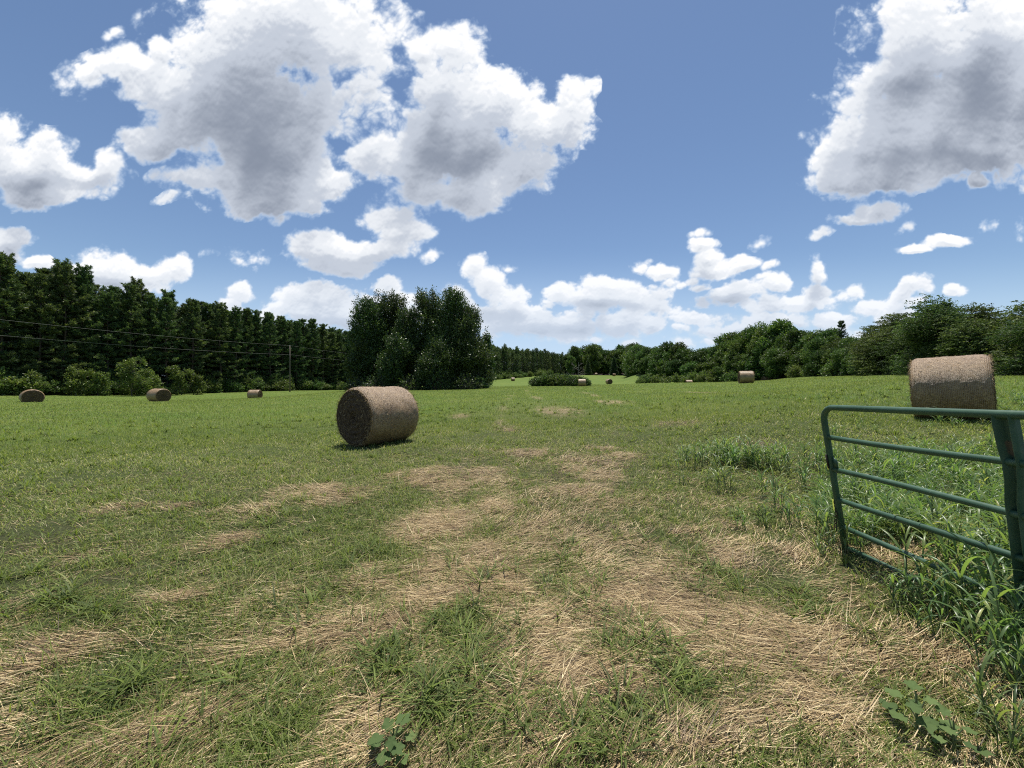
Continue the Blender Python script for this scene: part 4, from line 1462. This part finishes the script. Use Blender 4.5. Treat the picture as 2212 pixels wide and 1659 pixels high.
def build_right_wood():
    rg = np.random.default_rng(9)
    # top of the wood as the photograph shows it: px, py
    prof_x = [560, 575, 590, 605, 620, 640, 660, 690, 705, 715, 725, 740, 758, 772, 783, 795, 808, 830, 845, 855, 875, 885, 900, 915, 930, 945, 960, 975, 990, 1005, 1024, 1200]
    prof_y = [352, 346, 343, 346, 344, 345, 342, 343, 344, 341, 333, 328, 325, 320, 317, 324, 329, 326, 330, 332, 327, 318, 308, 303, 297, 300, 303, 300, 306, 300, 292, 270]
    seg = RPTS
    # walk along the boundary
    pts = []
    for a, b in zip(seg[:-1], seg[1:]):
        L_ = np.linalg.norm(b - a); m = max(1, int(L_ / 3.4))
        for k in range(m):
            pts.append(a + (b - a) * (k + 0.5) / m)
    cnt = 0
    woods, thick = [], []
    for i, p in enumerate(pts):
        r = np.linalg.norm(p); out = p / r
        for row in range(3 if r > 60 else 2):
            d = 1.5 + row * (4.6 if r > 45 else 3.0) + rg.normal(0, 0.5)
            q = p + out * d + rg.normal(0, 0.5, 2)
            X, Y = q
            if Y < 3: continue
            px = CX + F * X / Y
            if px > 1500: continue
            top = np.interp(px, prof_x, prof_y)
            z0 = gz(X, Y)
            hmax = EYE + (CY - top) / F * Y - z0
            fac = [0.60, 0.85, 1.0][row] if r > 60 else [0.80, 1.0][row]
            h = hmax * fac * (1 + rg.normal(0, 0.07)) 
            if r > 62:
                if rg.random() < 0.13 and row < 2:
                    pr, H0, kind, lab, grp = CEDARS[int(rg.integers(0, 3))], 9.0, "cedar_tree", "narrow dark conifer among the broadleaf trees on the far right of the field", "conifers in the right hand wood"
                    s = max(h, 3) / H0 * 0.9; sx = s
                else:
                    pr, H0, kind = OAKS[int(rg.integers(0, 6))], 14.0, "broadleaf_tree"
                    lab, grp = ("rounded broadleaf tree in the wood across the right background", "broadleaf trees of the right hand wood") if Y < 170 else \
                               ("small distant broadleaf tree in the wood at the far end of the field", "broadleaf trees of the far wood")
                    s = max(h, 3.0) / H0 * 1.04; sx = s * (1.0 + 0.15 * rg.random()) * (1.25 if row == 0 else 1.0)
                e = place(kind, pr, ("trunk", "crown"), X, Y, lab, "tree", grp, s=sx, sz=s, sink=0.3)
                woods.append((px, row, e))
            else:
                pr = EDGE[int(rg.integers(0, 5))]
                s = max(h, 2.0) / 7.5 * 1.0
                e = place("edge_tree", pr, ("trunks", "crown"), X, Y, "spreading small tree with layered fine leaves in the thicket on the right", "tree", "small trees of the right hand thicket",
                      s=max(s, 0.75) * (1.1 + 0.2 * rg.random()), sz=s, sink=0.2)
                thick.append((px, row, e))
            cnt += 1
    LM_R = [(540, "far wood above the leafy mound"), (600, "far wood above the tiny bales"), (640, "wood behind the field bushes"), (690, "wood left of the crest bale"), (735, "wood behind the crest bale"),
            (775, "wood under the tallest skyline tree"), (805, "wood left of the gate end"), (840, "wood above the gate end"), (880, "thicket between gate end and big bale"), (910, "thicket behind the big right bale"),
            (995, "thicket at the right edge")]
    rows = ["front", "second", "back"]
    f_ = lambda o, r, m: "%s %s tree from the left, %s" % (o, rows[r] + "-row", m)
    number_labels(woods + thick, LM_R, f_)
    # single trees the eye picks out
    for px, Y, top, kind, lab in [(783, 99, 316, 'o', "tallest rounded tree on the skyline right of centre"), (575, 262, 342, 'o', "round topped tree above the far end of the pine wood"),
                                  (592, 255, 341, 'o', "wide round tree on the far skyline above the leafy mound"), (655, 140, 353, 'o', "bright green spreading tree before the far wood"),
                                  (718, 98, 364, 'o', "low rounded tree left of the bale on the crest"), (926, 34, 296, 'e', "wispy tree with a flat airy top left of the right hand bale"),
                                  (945, 33, 302, 'c', "spiky conifer top beside the wispy tree in the right hand thicket"), (841, 68, 322, 'p', "dark pine head standing out of the right hand wood"),
                                  (614, 240, 357, 'c', "dark narrow conifer at the edge of the far wood"), (588, 243, 359, 'c', "dark pointed conifer directly above the leafy mound"),
                                  (632, 236, 358, 'c', "dark narrow conifer before the far wood right of the mound"), (571, 240, 353, 'o', "pale green tree at the end of the far pines")]:
        X = (px - CX) / F * Y
        h = EYE + (CY - top) / F * Y - gz(X, Y)
        pr, H0 = {'o': (OAKS[px % 6], 14.0), 'e': (EDGE[px % 5], 7.5), 'c': (CEDARS[px % 3], 9.0), 'p': (PINES[px % 6], 18.0)}[kind]
        nm = {'o': 'broadleaf_tree', 'e': 'edge_tree', 'c': 'cedar_tree', 'p': 'pine_tree'}[kind]
        s = h / H0 * 1.03
        place(nm, pr, ("trunk", "needles" if kind == 'p' else "crown"), X, Y, lab, "tree" if kind != 'p' else "pine tree", None, s=s * (1.2 if px == 718 else 1), sz=s, sink=0.2)
    # bushes in front of the right hand and far woods
    edge = []
    for (px, Y, s) in [(644, 92, .9), (650, 95, 1.1), (657, 93, .9), (664, 96, 1.0), (641, 90, .6), (676, 104, 1.1), (684, 106, .9), (695, 103, 1.2), (703, 102, 1.3), (711, 98, 1.3), (722, 97, 1.3), (731, 94, 1.1), (740, 93, 0.9),
                       (797, 72, 0.9), (812, 68, 1.0), (832, 60, 1.0), (866, 50, 0.8), (884, 42, 0.8), (905, 37, 0.6), (560, 262, 1.3), (540, 215, 1.6), (550, 225, 1.5), (500, 182, 1.2), (520, 198, 1.3), (510, 190, 1.1), (530, 206, 1.2)]:
        X = (px - CX) / F * Y
        place("bush", BUSH[px % 6], ("stems", "leaves"), X, Y, "low leafy bush at the foot of the trees along the field edge", "bush", "bushes along the field edge", s=s * 1.1, sink=0.1)
        edge.append((px, 0, LAST[0]))
    number_labels(edge, [(480, "below the far pines"), (640, "in front of the far wood"), (715, "left of the crest bale"), (750, "right of the crest bale")], lambda o, r, m: "%s low leafy bush from the left, %s" % (o, m))


build_right_wood()


def build_left_brush():
    rg = np.random.default_rng(12)
    q = -6.0
    brush = []
    while q < 205:
        near = q < 60
        p = PINE_A + PDIR * (q + rg.normal(0, 0.5)) - PNRM * (1.2 + rg.normal(0, 0.5))
        s = (0.75 + 0.5 * rg.random())
        place("bush", BUSH[int(rg.integers(0, 6))], ("stems", "leaves"), p[0], p[1], "light green bush in the hedge of brush at the foot of the pine wood", "bush", "brush at the foot of the pines", s=s * 1.15, sz=s, sink=0.15)
        brush.append((CX + F * p[0] / p[1], 0, LAST[0]))
        if rg.random() < 0.55:
            p2 = p + PNRM * 1.6
            place("bush", BUSH[int(rg.integers(0, 6))], ("stems", "leaves"), p2[0], p2[1], "light green bush in the hedge of brush at the foot of the pine wood", "bush", "brush at the foot of the pines", s=s * 1.1, sz=s * 1.5, sink=0.15)
            brush.append((CX + F * p2[0] / p2[1], 1, LAST[0]))
        q += 1.7 if near else 2.6
    number_labels(brush, LM_L, lambda o, r, m: "%s %s brush bush from the left, %s" % (o, ["front", "taller rear"][r], m.replace("half hidden ", "")))
    # taller saplings standing out of it
    for px, Y, h, lab in [(76, 56, 4.6, "leafy sapling above the brush between the two left bales"), (98, 57.5, 4.0, "second leafy sapling above the brush between the two left bales"),
                          (132, 60, 6.6, "tallest pale green sapling against the pines left of the second bale"), (148, 62, 4.8, "sapling right of the tallest one against the pines"),
                          (182, 66, 5.4, "sapling in front of the pines right of the second bale"), (196, 68, 4.0, "small sapling in front of the pines between second and third bale"),
                          (32, 53, 3.6, "low sapling behind the leftmost bale")]:
        X = (px - CX) / F * Y
        h = h * 0.88
        lob = [(rg.normal(0, 0.13 * h), rg.normal(0, 0.13 * h), h * q_, (0.12 + 0.08 * rg.random()) * h, 0.16 * h, 0.10 * h) for q_ in np.linspace(0.12, 0.9, 10)]
        parts = make_broadleaf(600 + px, h, lob, leaf=0.22, nspr=int(85 * h), per=10, mat=M_LEAF_B, upright=0.45, sprig=0.6, trunk_r=0.07)
        place("sapling", parts, ("trunk", "crown"), X, Y, lab, "sapling", None, yaw=0)
    # the low mound of vines in the middle distance
    mound = []
    for i in range(13):
        px = 535 + i * 4.1; Y = 81 + 1.5 * math.sin(i * 1.9)
        X = (px - CX) / F * Y
        hz = [1.9, 2.3, 2.6, 2.7, 2.8, 2.6, 2.6, 2.5, 2.6, 2.3, 2.2, 1.9, 1.7][i]
        parts = make_broadleaf(700 + i, hz, [(0, 0, hz * 0.48, 1.25, 1.4, hz * 0.5), (0.5, -0.6, hz * 0.3, 0.9, 0.9, hz * 0.32)], leaf=0.22, nspr=190, per=10, mat=M_LEAF_O, upright=0.15, sprig=0.5, trunk_r=0.05, stems=2)
        place("vine_covered_bush", parts, ("stems", "leaves"), X, Y, "bush overgrown with vines in the low leafy mound in mid field", "bush", "bushes of the leafy mound", yaw=0, sink=0.1)
        mound.append((px, 0, LAST[0]))
    number_labels(mound, [(0, "")], lambda o, r, m: "%s vine-covered bush from the left in the leafy mound in mid field" % o)
    # dead tree and grey scrub behind the mound
    rg = np.random.default_rng(77)
    segs = [(np.array([0, 0, -0.3]), np.array([0.05, 0, 3.0]), 0.13, 0.10), (np.array([0.05, 0, 3.0]), np.array([0.15, 0, 6.4]), 0.10, 0.05)]
    def br(p, d, l, r, lv):
        e = p + d * l
        segs.append((p, e, r, r * 0.55))
        if lv:
            for _ in range(3):
                br(p + d * l * (0.4 + 0.6 * rg.random()), unit(d + rg.normal(0, 0.55, 3)), l * 0.6, r * 0.55, lv - 1)
    for k in range(9):
        a = rg.random() * 6.283
        br(np.array([0.1, 0, 1.2 + 0.5 * k]), unit(np.array([math.sin(a), math.cos(a), 0.5])), 1.6, 0.045, 2)
    V, Fq = sticks(segs, 4)
    grey = simple_mat("dead_wood", (0.20, 0.18, 0.16), 0.9)
    X, Y = (578 - CX) / F * 108, 108
    tag(link("dead_tree", mesh_from("dead_tree", V, Fq, [grey]), None, (X, Y, gz(X, Y))), "bare grey dead tree standing behind the leafy mound", "dead tree")
    segs = []
    for k in range(26):
        a = rg.random() * 6.283
        br(np.array([rg.normal(0, 0.9), rg.normal(0, 0.5), 0]), unit(np.array([math.sin(a) * 0.5, math.cos(a) * 0.5, 1.0])), 1.3 + rg.random(), 0.035, 2)
    V, Fq = sticks(segs, 4)
    X, Y = (566 - CX) / F * 92, 92
    tag(link("dead_brush", mesh_from("dead_brush", V, Fq, [grey]), None, (X, Y, gz(X, Y))), "tangle of bare grey branches on top behind the leafy mound", "dead brush")


build_left_brush()


# ------------------------------------------------------------------ tall broad-bladed grass and weeds by the gate
def strip_leaf(p, az, l, w, ang0, droop, seg=8, twist=0.0):
    """arching blade with a folded midrib: 3 verts across"""
    d = np.array([math.sin(az), math.cos(az), 0.0]); side0 = np.array([math.cos(az), -math.sin(az), 0.0])
    V = []; F_ = []
    ang = ang0
    q = np.array(p, float)
    for k in range(seg + 1):
        t = k / seg
        wd = w * (0.55 + 0.45 * min(1, t * 4)) * (1 - max(0, (t - 0.35) / 0.65) ** 1.5)
        tang = d * math.sin(ang) + np.array([0, 0, 1.0]) * math.cos(ang)
        nrm = d * -math.cos(ang) + np.array([0, 0, 1.0]) * math.sin(ang)
        tw = twist * t
        side = side0 * math.cos(tw) + nrm * math.sin(tw)
        lift = nrm * wd * 0.16
        V += [q - side * wd / 2 + lift, q, q + side * wd / 2 + lift]
        q = q + tang * l / seg
        ang += droop / seg * (0.4 + 1.2 * t)
    for k in range(seg):
        a = 3 * k
        F_ += [(a, a + 1, a + 4, a + 3), (a + 1, a + 2, a + 5, a + 4)]
    return np.array(V), np.array(F_)


M_TALL = foliage_mat("tall_grass_blade", [(0.0, (0.075, 0.13, 0.055)), (0.5, (0.145, 0.225, 0.078)), (0.8, (0.23, 0.32, 0.09)), (1.0, (0.38, 0.40, 0.14))], 0.42, 0.36, 0.5, obj_var=0.10, tcol=1.5)
M_STEM = simple_mat("grass_stem", (0.10, 0.14, 0.055), 0.6, scale=30)


def make_tall_grass(seed, H, stems, wide=0.017):
    rg = np.random.default_rng(seed)
    Vs, Fs, Ts, o = [], [], [], 0
    segs = []
    for s in range(stems):
        b = np.array([rg.normal(0, 0.05), rg.normal(0, 0.05), 0.0])
        h = H * (0.55 + 0.5 * rg.random())
        ln = rg.normal(0, 0.16, 2)
        top = b + np.array([ln[0] * h, ln[1] * h, h * 0.72])
        segs.append((b - np.array([0, 0, 0.03]), (b + top) / 2 + [0, 0, 0.02], 0.0045, 0.004)); segs.append(((b + top) / 2 + [0, 0, 0.02], top, 0.004, 0.002))
        nl = int(4 + rg.random() * 3)
        a0 = rg.random() * 6.283
        for k in range(nl):
            t = 0.12 + 0.88 * (k + 0.5) / nl
            p = b + (top - b) * t
            az = a0 + math.pi * k + rg.normal(0, 0.5)
            l = H * (0.42 + 0.30 * rg.random()) * (1.0 if t < 0.8 else 0.8)
            V, Fq = strip_leaf(p, az, l, wide * (0.7 + 0.5 * rg.random()), 0.25 + 0.4 * rg.random(), 1.5 + 1.0 * rg.random(), 8, rg.normal(0, 0.5))
            Vs.append(V); Fs.append(Fq + o); o += len(V)
            Ts.append(np.full(len(V), np.clip(0.45 + 0.22 * rg.standard_normal() + (0.25 if k == nl - 1 else 0), 0, 1)))
    V, Fq = sticks(segs, 5)
    return mesh_from("stems", V, Fq, [M_STEM]), mesh_from("blades", np.concatenate(Vs), np.concatenate(Fs), [M_TALL], {'tint': np.concatenate(Ts)}, smooth=True)


TALL = [make_tall_grass(800 + k, [0.50, 0.62, 0.45, 0.72, 0.55, 0.40][k], [4, 5, 3, 5, 6, 4][k], [0.016, 0.019, 0.015, 0.021, 0.016, 0.013][k]) for k in range(6)]


def build_weeds():
    rg = np.random.default_rng(21)
    def put(x, y, k, s, lab, grp):
        place("tall_grass_clump", TALL[k], ("stems", "blades"), x, y, lab, "grass clump", grp, yaw=rg.random() * 6.28, s=s)
    # picked out individually, at the foot of the gate and in the lower right corner
    hand = [(2000, 1290, 1, 0.85, "arching broad bladed grass clump in front of the gate foot, left of the others"), (2085, 1330, 3, 0.75, "broad bladed grass clump in front of the lowest gate rail"),
            (2050, 1250, 0, 0.9, None), (2140, 1330, 4, 0.9, None), (2180, 1400, 3, 0.75, None), (2120, 1390, 1, 0.8, None), (2040, 1350, 5, 0.9, None), (2205, 1330, 1, .9, None),
            (2150, 1480, 0, 0.8, None), (2230, 1470, 4, .9, None), (2180, 1520, 5, .8, None), (1990, 1390, 5, 0.6, None), (2080, 1420, 2, .7, None), (2250, 1400, 3, .8, None),
            (2165, 1240, 3, .8, None), (2110, 1290, 1, .9, None), (2190, 1290, 3, .8, None), (2070, 1385, 4, .7, None), (2170, 1450, 1, .7, None), (2205, 1500, 3, .55, None), (2010, 1330, 2, .8, None), (1950, 1330, 5, .7, None),
            (2140, 1590, 3, 0.42, "single large bladed grass plant in the lower right corner"), (2185, 1660, 1, 0.4, "drooping grass plant at the bottom right corner"),
            (1800, 1185, 4, 0.8, "clump of tall grass just left of the gate end post"), (1775, 1150, 1, 0.7, None), (1655, 1110, 2, .8, None), (1640, 1130, 5, .8, None), (1600, 1140, 5, 0.7, None)]
    gate = []
    for cx, cy, k, s, lab in hand:
        Y = EYE * 831.6 / (cy - 829.5); X = (cx - 1106) / 831.6 * Y
        put(X, Y, k, s * (1.05 if cy < 1560 else 1.15), lab or "broad bladed green grass clump growing round the foot of the gate", None if lab else "grass clumps round the gate")
        if not lab: gate.append((cx, 0 if cy > 1220 else 1, LAST[0]))
    number_labels(gate, [(0, "")], lambda o, r, m: ("%s broad bladed grass clump from the left at the foot of the gate" if r == 0 else "%s grass clump from the left, standing left of the gate end post") % o)
    n = 0
    while n < 150:
        x, y = 2.4 + 9.5 * rg.random() ** 1.2, 1.2 + 7.5 * rg.random()
        w = float(weediness(np.array([x]), np.array([y]))[0])
        r = math.hypot(x, y)
        if w < 0.25 or rg.random() > w or x / y > 1.7 or (x / y < 0.80 and rg.random() < 0.85): continue
        if x < 2.95 and y < 3.2 and rg.random() < 0.75: continue
        put(x, y, int(rg.integers(0, 6)), (0.55 + 0.4 * rg.random()) * (0.8 if y > 6 else 0.9), "broad bladed tall grass clump in the weedy patch behind the gate", "grass clumps behind the gate")
        n += 1
    # band of lower weeds round the right hand bale and patch in the field right of centre
    for k in range(125):
        if k < 60:
            x, y = 12.6 + rg.normal(0, 1.6), 10.0 + rg.normal(0, 1.4)
            if math.hypot(x - 10.4, y - 9.0) < 1.2: continue
            lab, grp = "low leafy weed clump beyond the right hand bale", "weeds beyond the right hand bale"
        elif k < 75:
            x, y = 10.2 + rg.normal(0, 0.8), 7.9 + rg.normal(0, 0.25)
            lab, grp = "low weed clump in front of the right hand bale", "weeds before the right hand bale"
        else:
            x, y = 4.0 + rg.normal(0, 0.42), 6.8 + rg.normal(0, 0.28)
            lab, grp = "pale green grass clump in the lush patch left of the gate", "grass clumps of the lush patch left of the gate"
        put(x, y, int(rg.integers(0, 6)), (0.40 + 0.22 * rg.random()) * (1.45 if k >= 75 else 1), lab, grp)


build_weeds()


def build_tall_grass_mass():
    """the dense growth between the single clumps"""
    rg = np.random.default_rng(33)
    src = []
    for st, bl in TALL:
        co = np.zeros(len(bl.vertices) * 3, np.float32); bl.vertices.foreach_get('co', co)
        tt = np.zeros(len(bl.vertices), np.float32); bl.attributes['tint'].data.foreach_get('value', tt)
        ix = np.zeros(len(bl.polygons) * 4, np.int32); bl.polygons.foreach_get('vertices', ix)
        src.append((co.reshape(-1, 3), tt, ix.reshape(-1, 4)))
    V_, F_, T_, o = [], [], [], 0
    n = 0
    while n < 620:
        if n < 480:
            x, y = 2.9 + 9.5 * rg.random() ** 1.1, 1.4 + 7.8 * rg.random()
            w = float(weediness(np.array([x]), np.array([y]))[0])
            if w < 0.15 or rg.random() > w + 0.1 or x / y > 1.8 or x / y < 0.80 or (y < 3.3 and x < 3.7): continue
            s = 0.42 + 0.35 * rg.random()
        else:
            x, y = 12.6 + rg.normal(0, 1.8), 10.0 + rg.normal(0, 1.5)
            if math.hypot(x - 10.4, y - 9.0) < 1.3: n += 0; continue
            s = 0.35 + 0.25 * rg.random()
        co, tt, ix = src[int(rg.integers(0, 6))]
        a = rg.random() * 6.283; ca, sa = math.cos(a), math.sin(a)
        v = np.stack([(co[:, 0] * ca - co[:, 1] * sa) * s + x, (co[:, 0] * sa + co[:, 1] * ca) * s + y, co[:, 2] * s + gz(x, y)], 1)
        V_.append(v); F_.append(ix + o); T_.append(np.clip(tt + rg.normal(0, 0.1), 0, 1)); o += len(v)
        n += 1
    tag(link("tall_grass", mesh_from("tall_grass", np.concatenate(V_), np.concatenate(F_), [M_TALL], {'tint': np.concatenate(T_)}, smooth=True)), kind='stuff')


build_tall_grass_mass()


def lobed_leaf(c, az, size, pitch, rg, n=14):
    """broad lobed leaf as a fan with a sunken centre"""
    d = np.array([math.sin(az) * math.cos(pitch), math.cos(az) * math.cos(pitch), math.sin(pitch)])
    s = np.array([math.cos(az), -math.sin(az), 0.0])
    u = np.cross(s, d)
    ctr = c + d * size * 0.45
    V = [ctr - u * size * 0.05]
    for k in range(n * 2):
        a = math.pi * (k + 0.5) / n
        lob = 1.0 - 0.30 * (0.5 + 0.5 * math.cos(5 * a + math.pi)) ** 2
        r = size * 0.55 * lob * (1.0 + 0.08 * rg.normal()) * (1 + 0.25 * math.cos(a))
        V.append(ctr + d * math.cos(a) * r * 1.0 + s * math.sin(a) * r * 0.95 + u * size * (0.05 * math.sin(5 * a) + 0.03 * rg.normal()))
    m = n * 2
    Fq = [(0, 1 + k, 1 + (k + 1) % m) for k in range(m)]
    return np.array(V), np.array(Fq)


def build_broad_weeds():
    mat = foliage_mat("broad_weed_leaf", [(0.0, (0.07, 0.115, 0.045)), (0.5, (0.125, 0.185, 0.065)), (1.0, (0.20, 0.27, 0.10))], 0.35, 0.7, 0.12, obj_var=0)
    specs = [(1150 * 1.0, 1640, 0.13, 0.055, 10, "broad leaved weed with lobed leaves at the bottom edge left of centre", 0.85),
             (1980, 1600, 0.20, 0.060, 9, "weed with broad pale lobed leaves right of the straw in the lower right", 1.0),
             (2060, 1640, 0.14, 0.050, 9, "lower broad leaved weed near the bottom right corner", 0.9)]
    for i, (cx, cy, H, sz, nl, lab, k_) in enumerate(specs):
        rg = np.random.default_rng(900 + i)
        if i == 0: cx = 850
        Y = EYE * 831.6 / (cy - 829.5); X = (cx - 1106) / 831.6 * Y
        Vs, Fs, o, segs = [], [], 0, []
        for s in range(nl):
            az = s * 2.4 + rg.normal(0, 0.3)
            h = H * (0.35 + 0.65 * s / nl)
            rad = sz * (0.9 - 0.5 * s / nl)
            p = np.array([math.sin(az) * rad, math.cos(az) * rad, h])
            segs.append((np.array([0, 0, h * 0.6]), p, 0.003, 0.002))
            V, Fq = lobed_leaf(p, az, sz * (0.75 + 0.4 * rg.random()), rg.normal(0.0, 0.25), rg)
            Vs.append(V); Fs.append(Fq + o); o += len(V)
        segs.append((np.array([0, 0, -0.02]), np.array([0, 0, H * 0.95]), 0.005, 0.003))
        tint = np.concatenate([np.full(len(v), np.clip(0.5 + 0.2 * rg.standard_normal(), 0, 1)) for v in Vs])
        V, Fq = sticks(segs, 6)
        place("broadleaf_weed", (mesh_from("stem", V, Fq, [M_STEM]), mesh_from("leaves", np.concatenate(Vs), np.concatenate(Fs), [mat], {'tint': tint}, smooth=True)),
              ("stem", "leaves"), X, Y, lab, "weed", None, yaw=0)


build_broad_weeds()
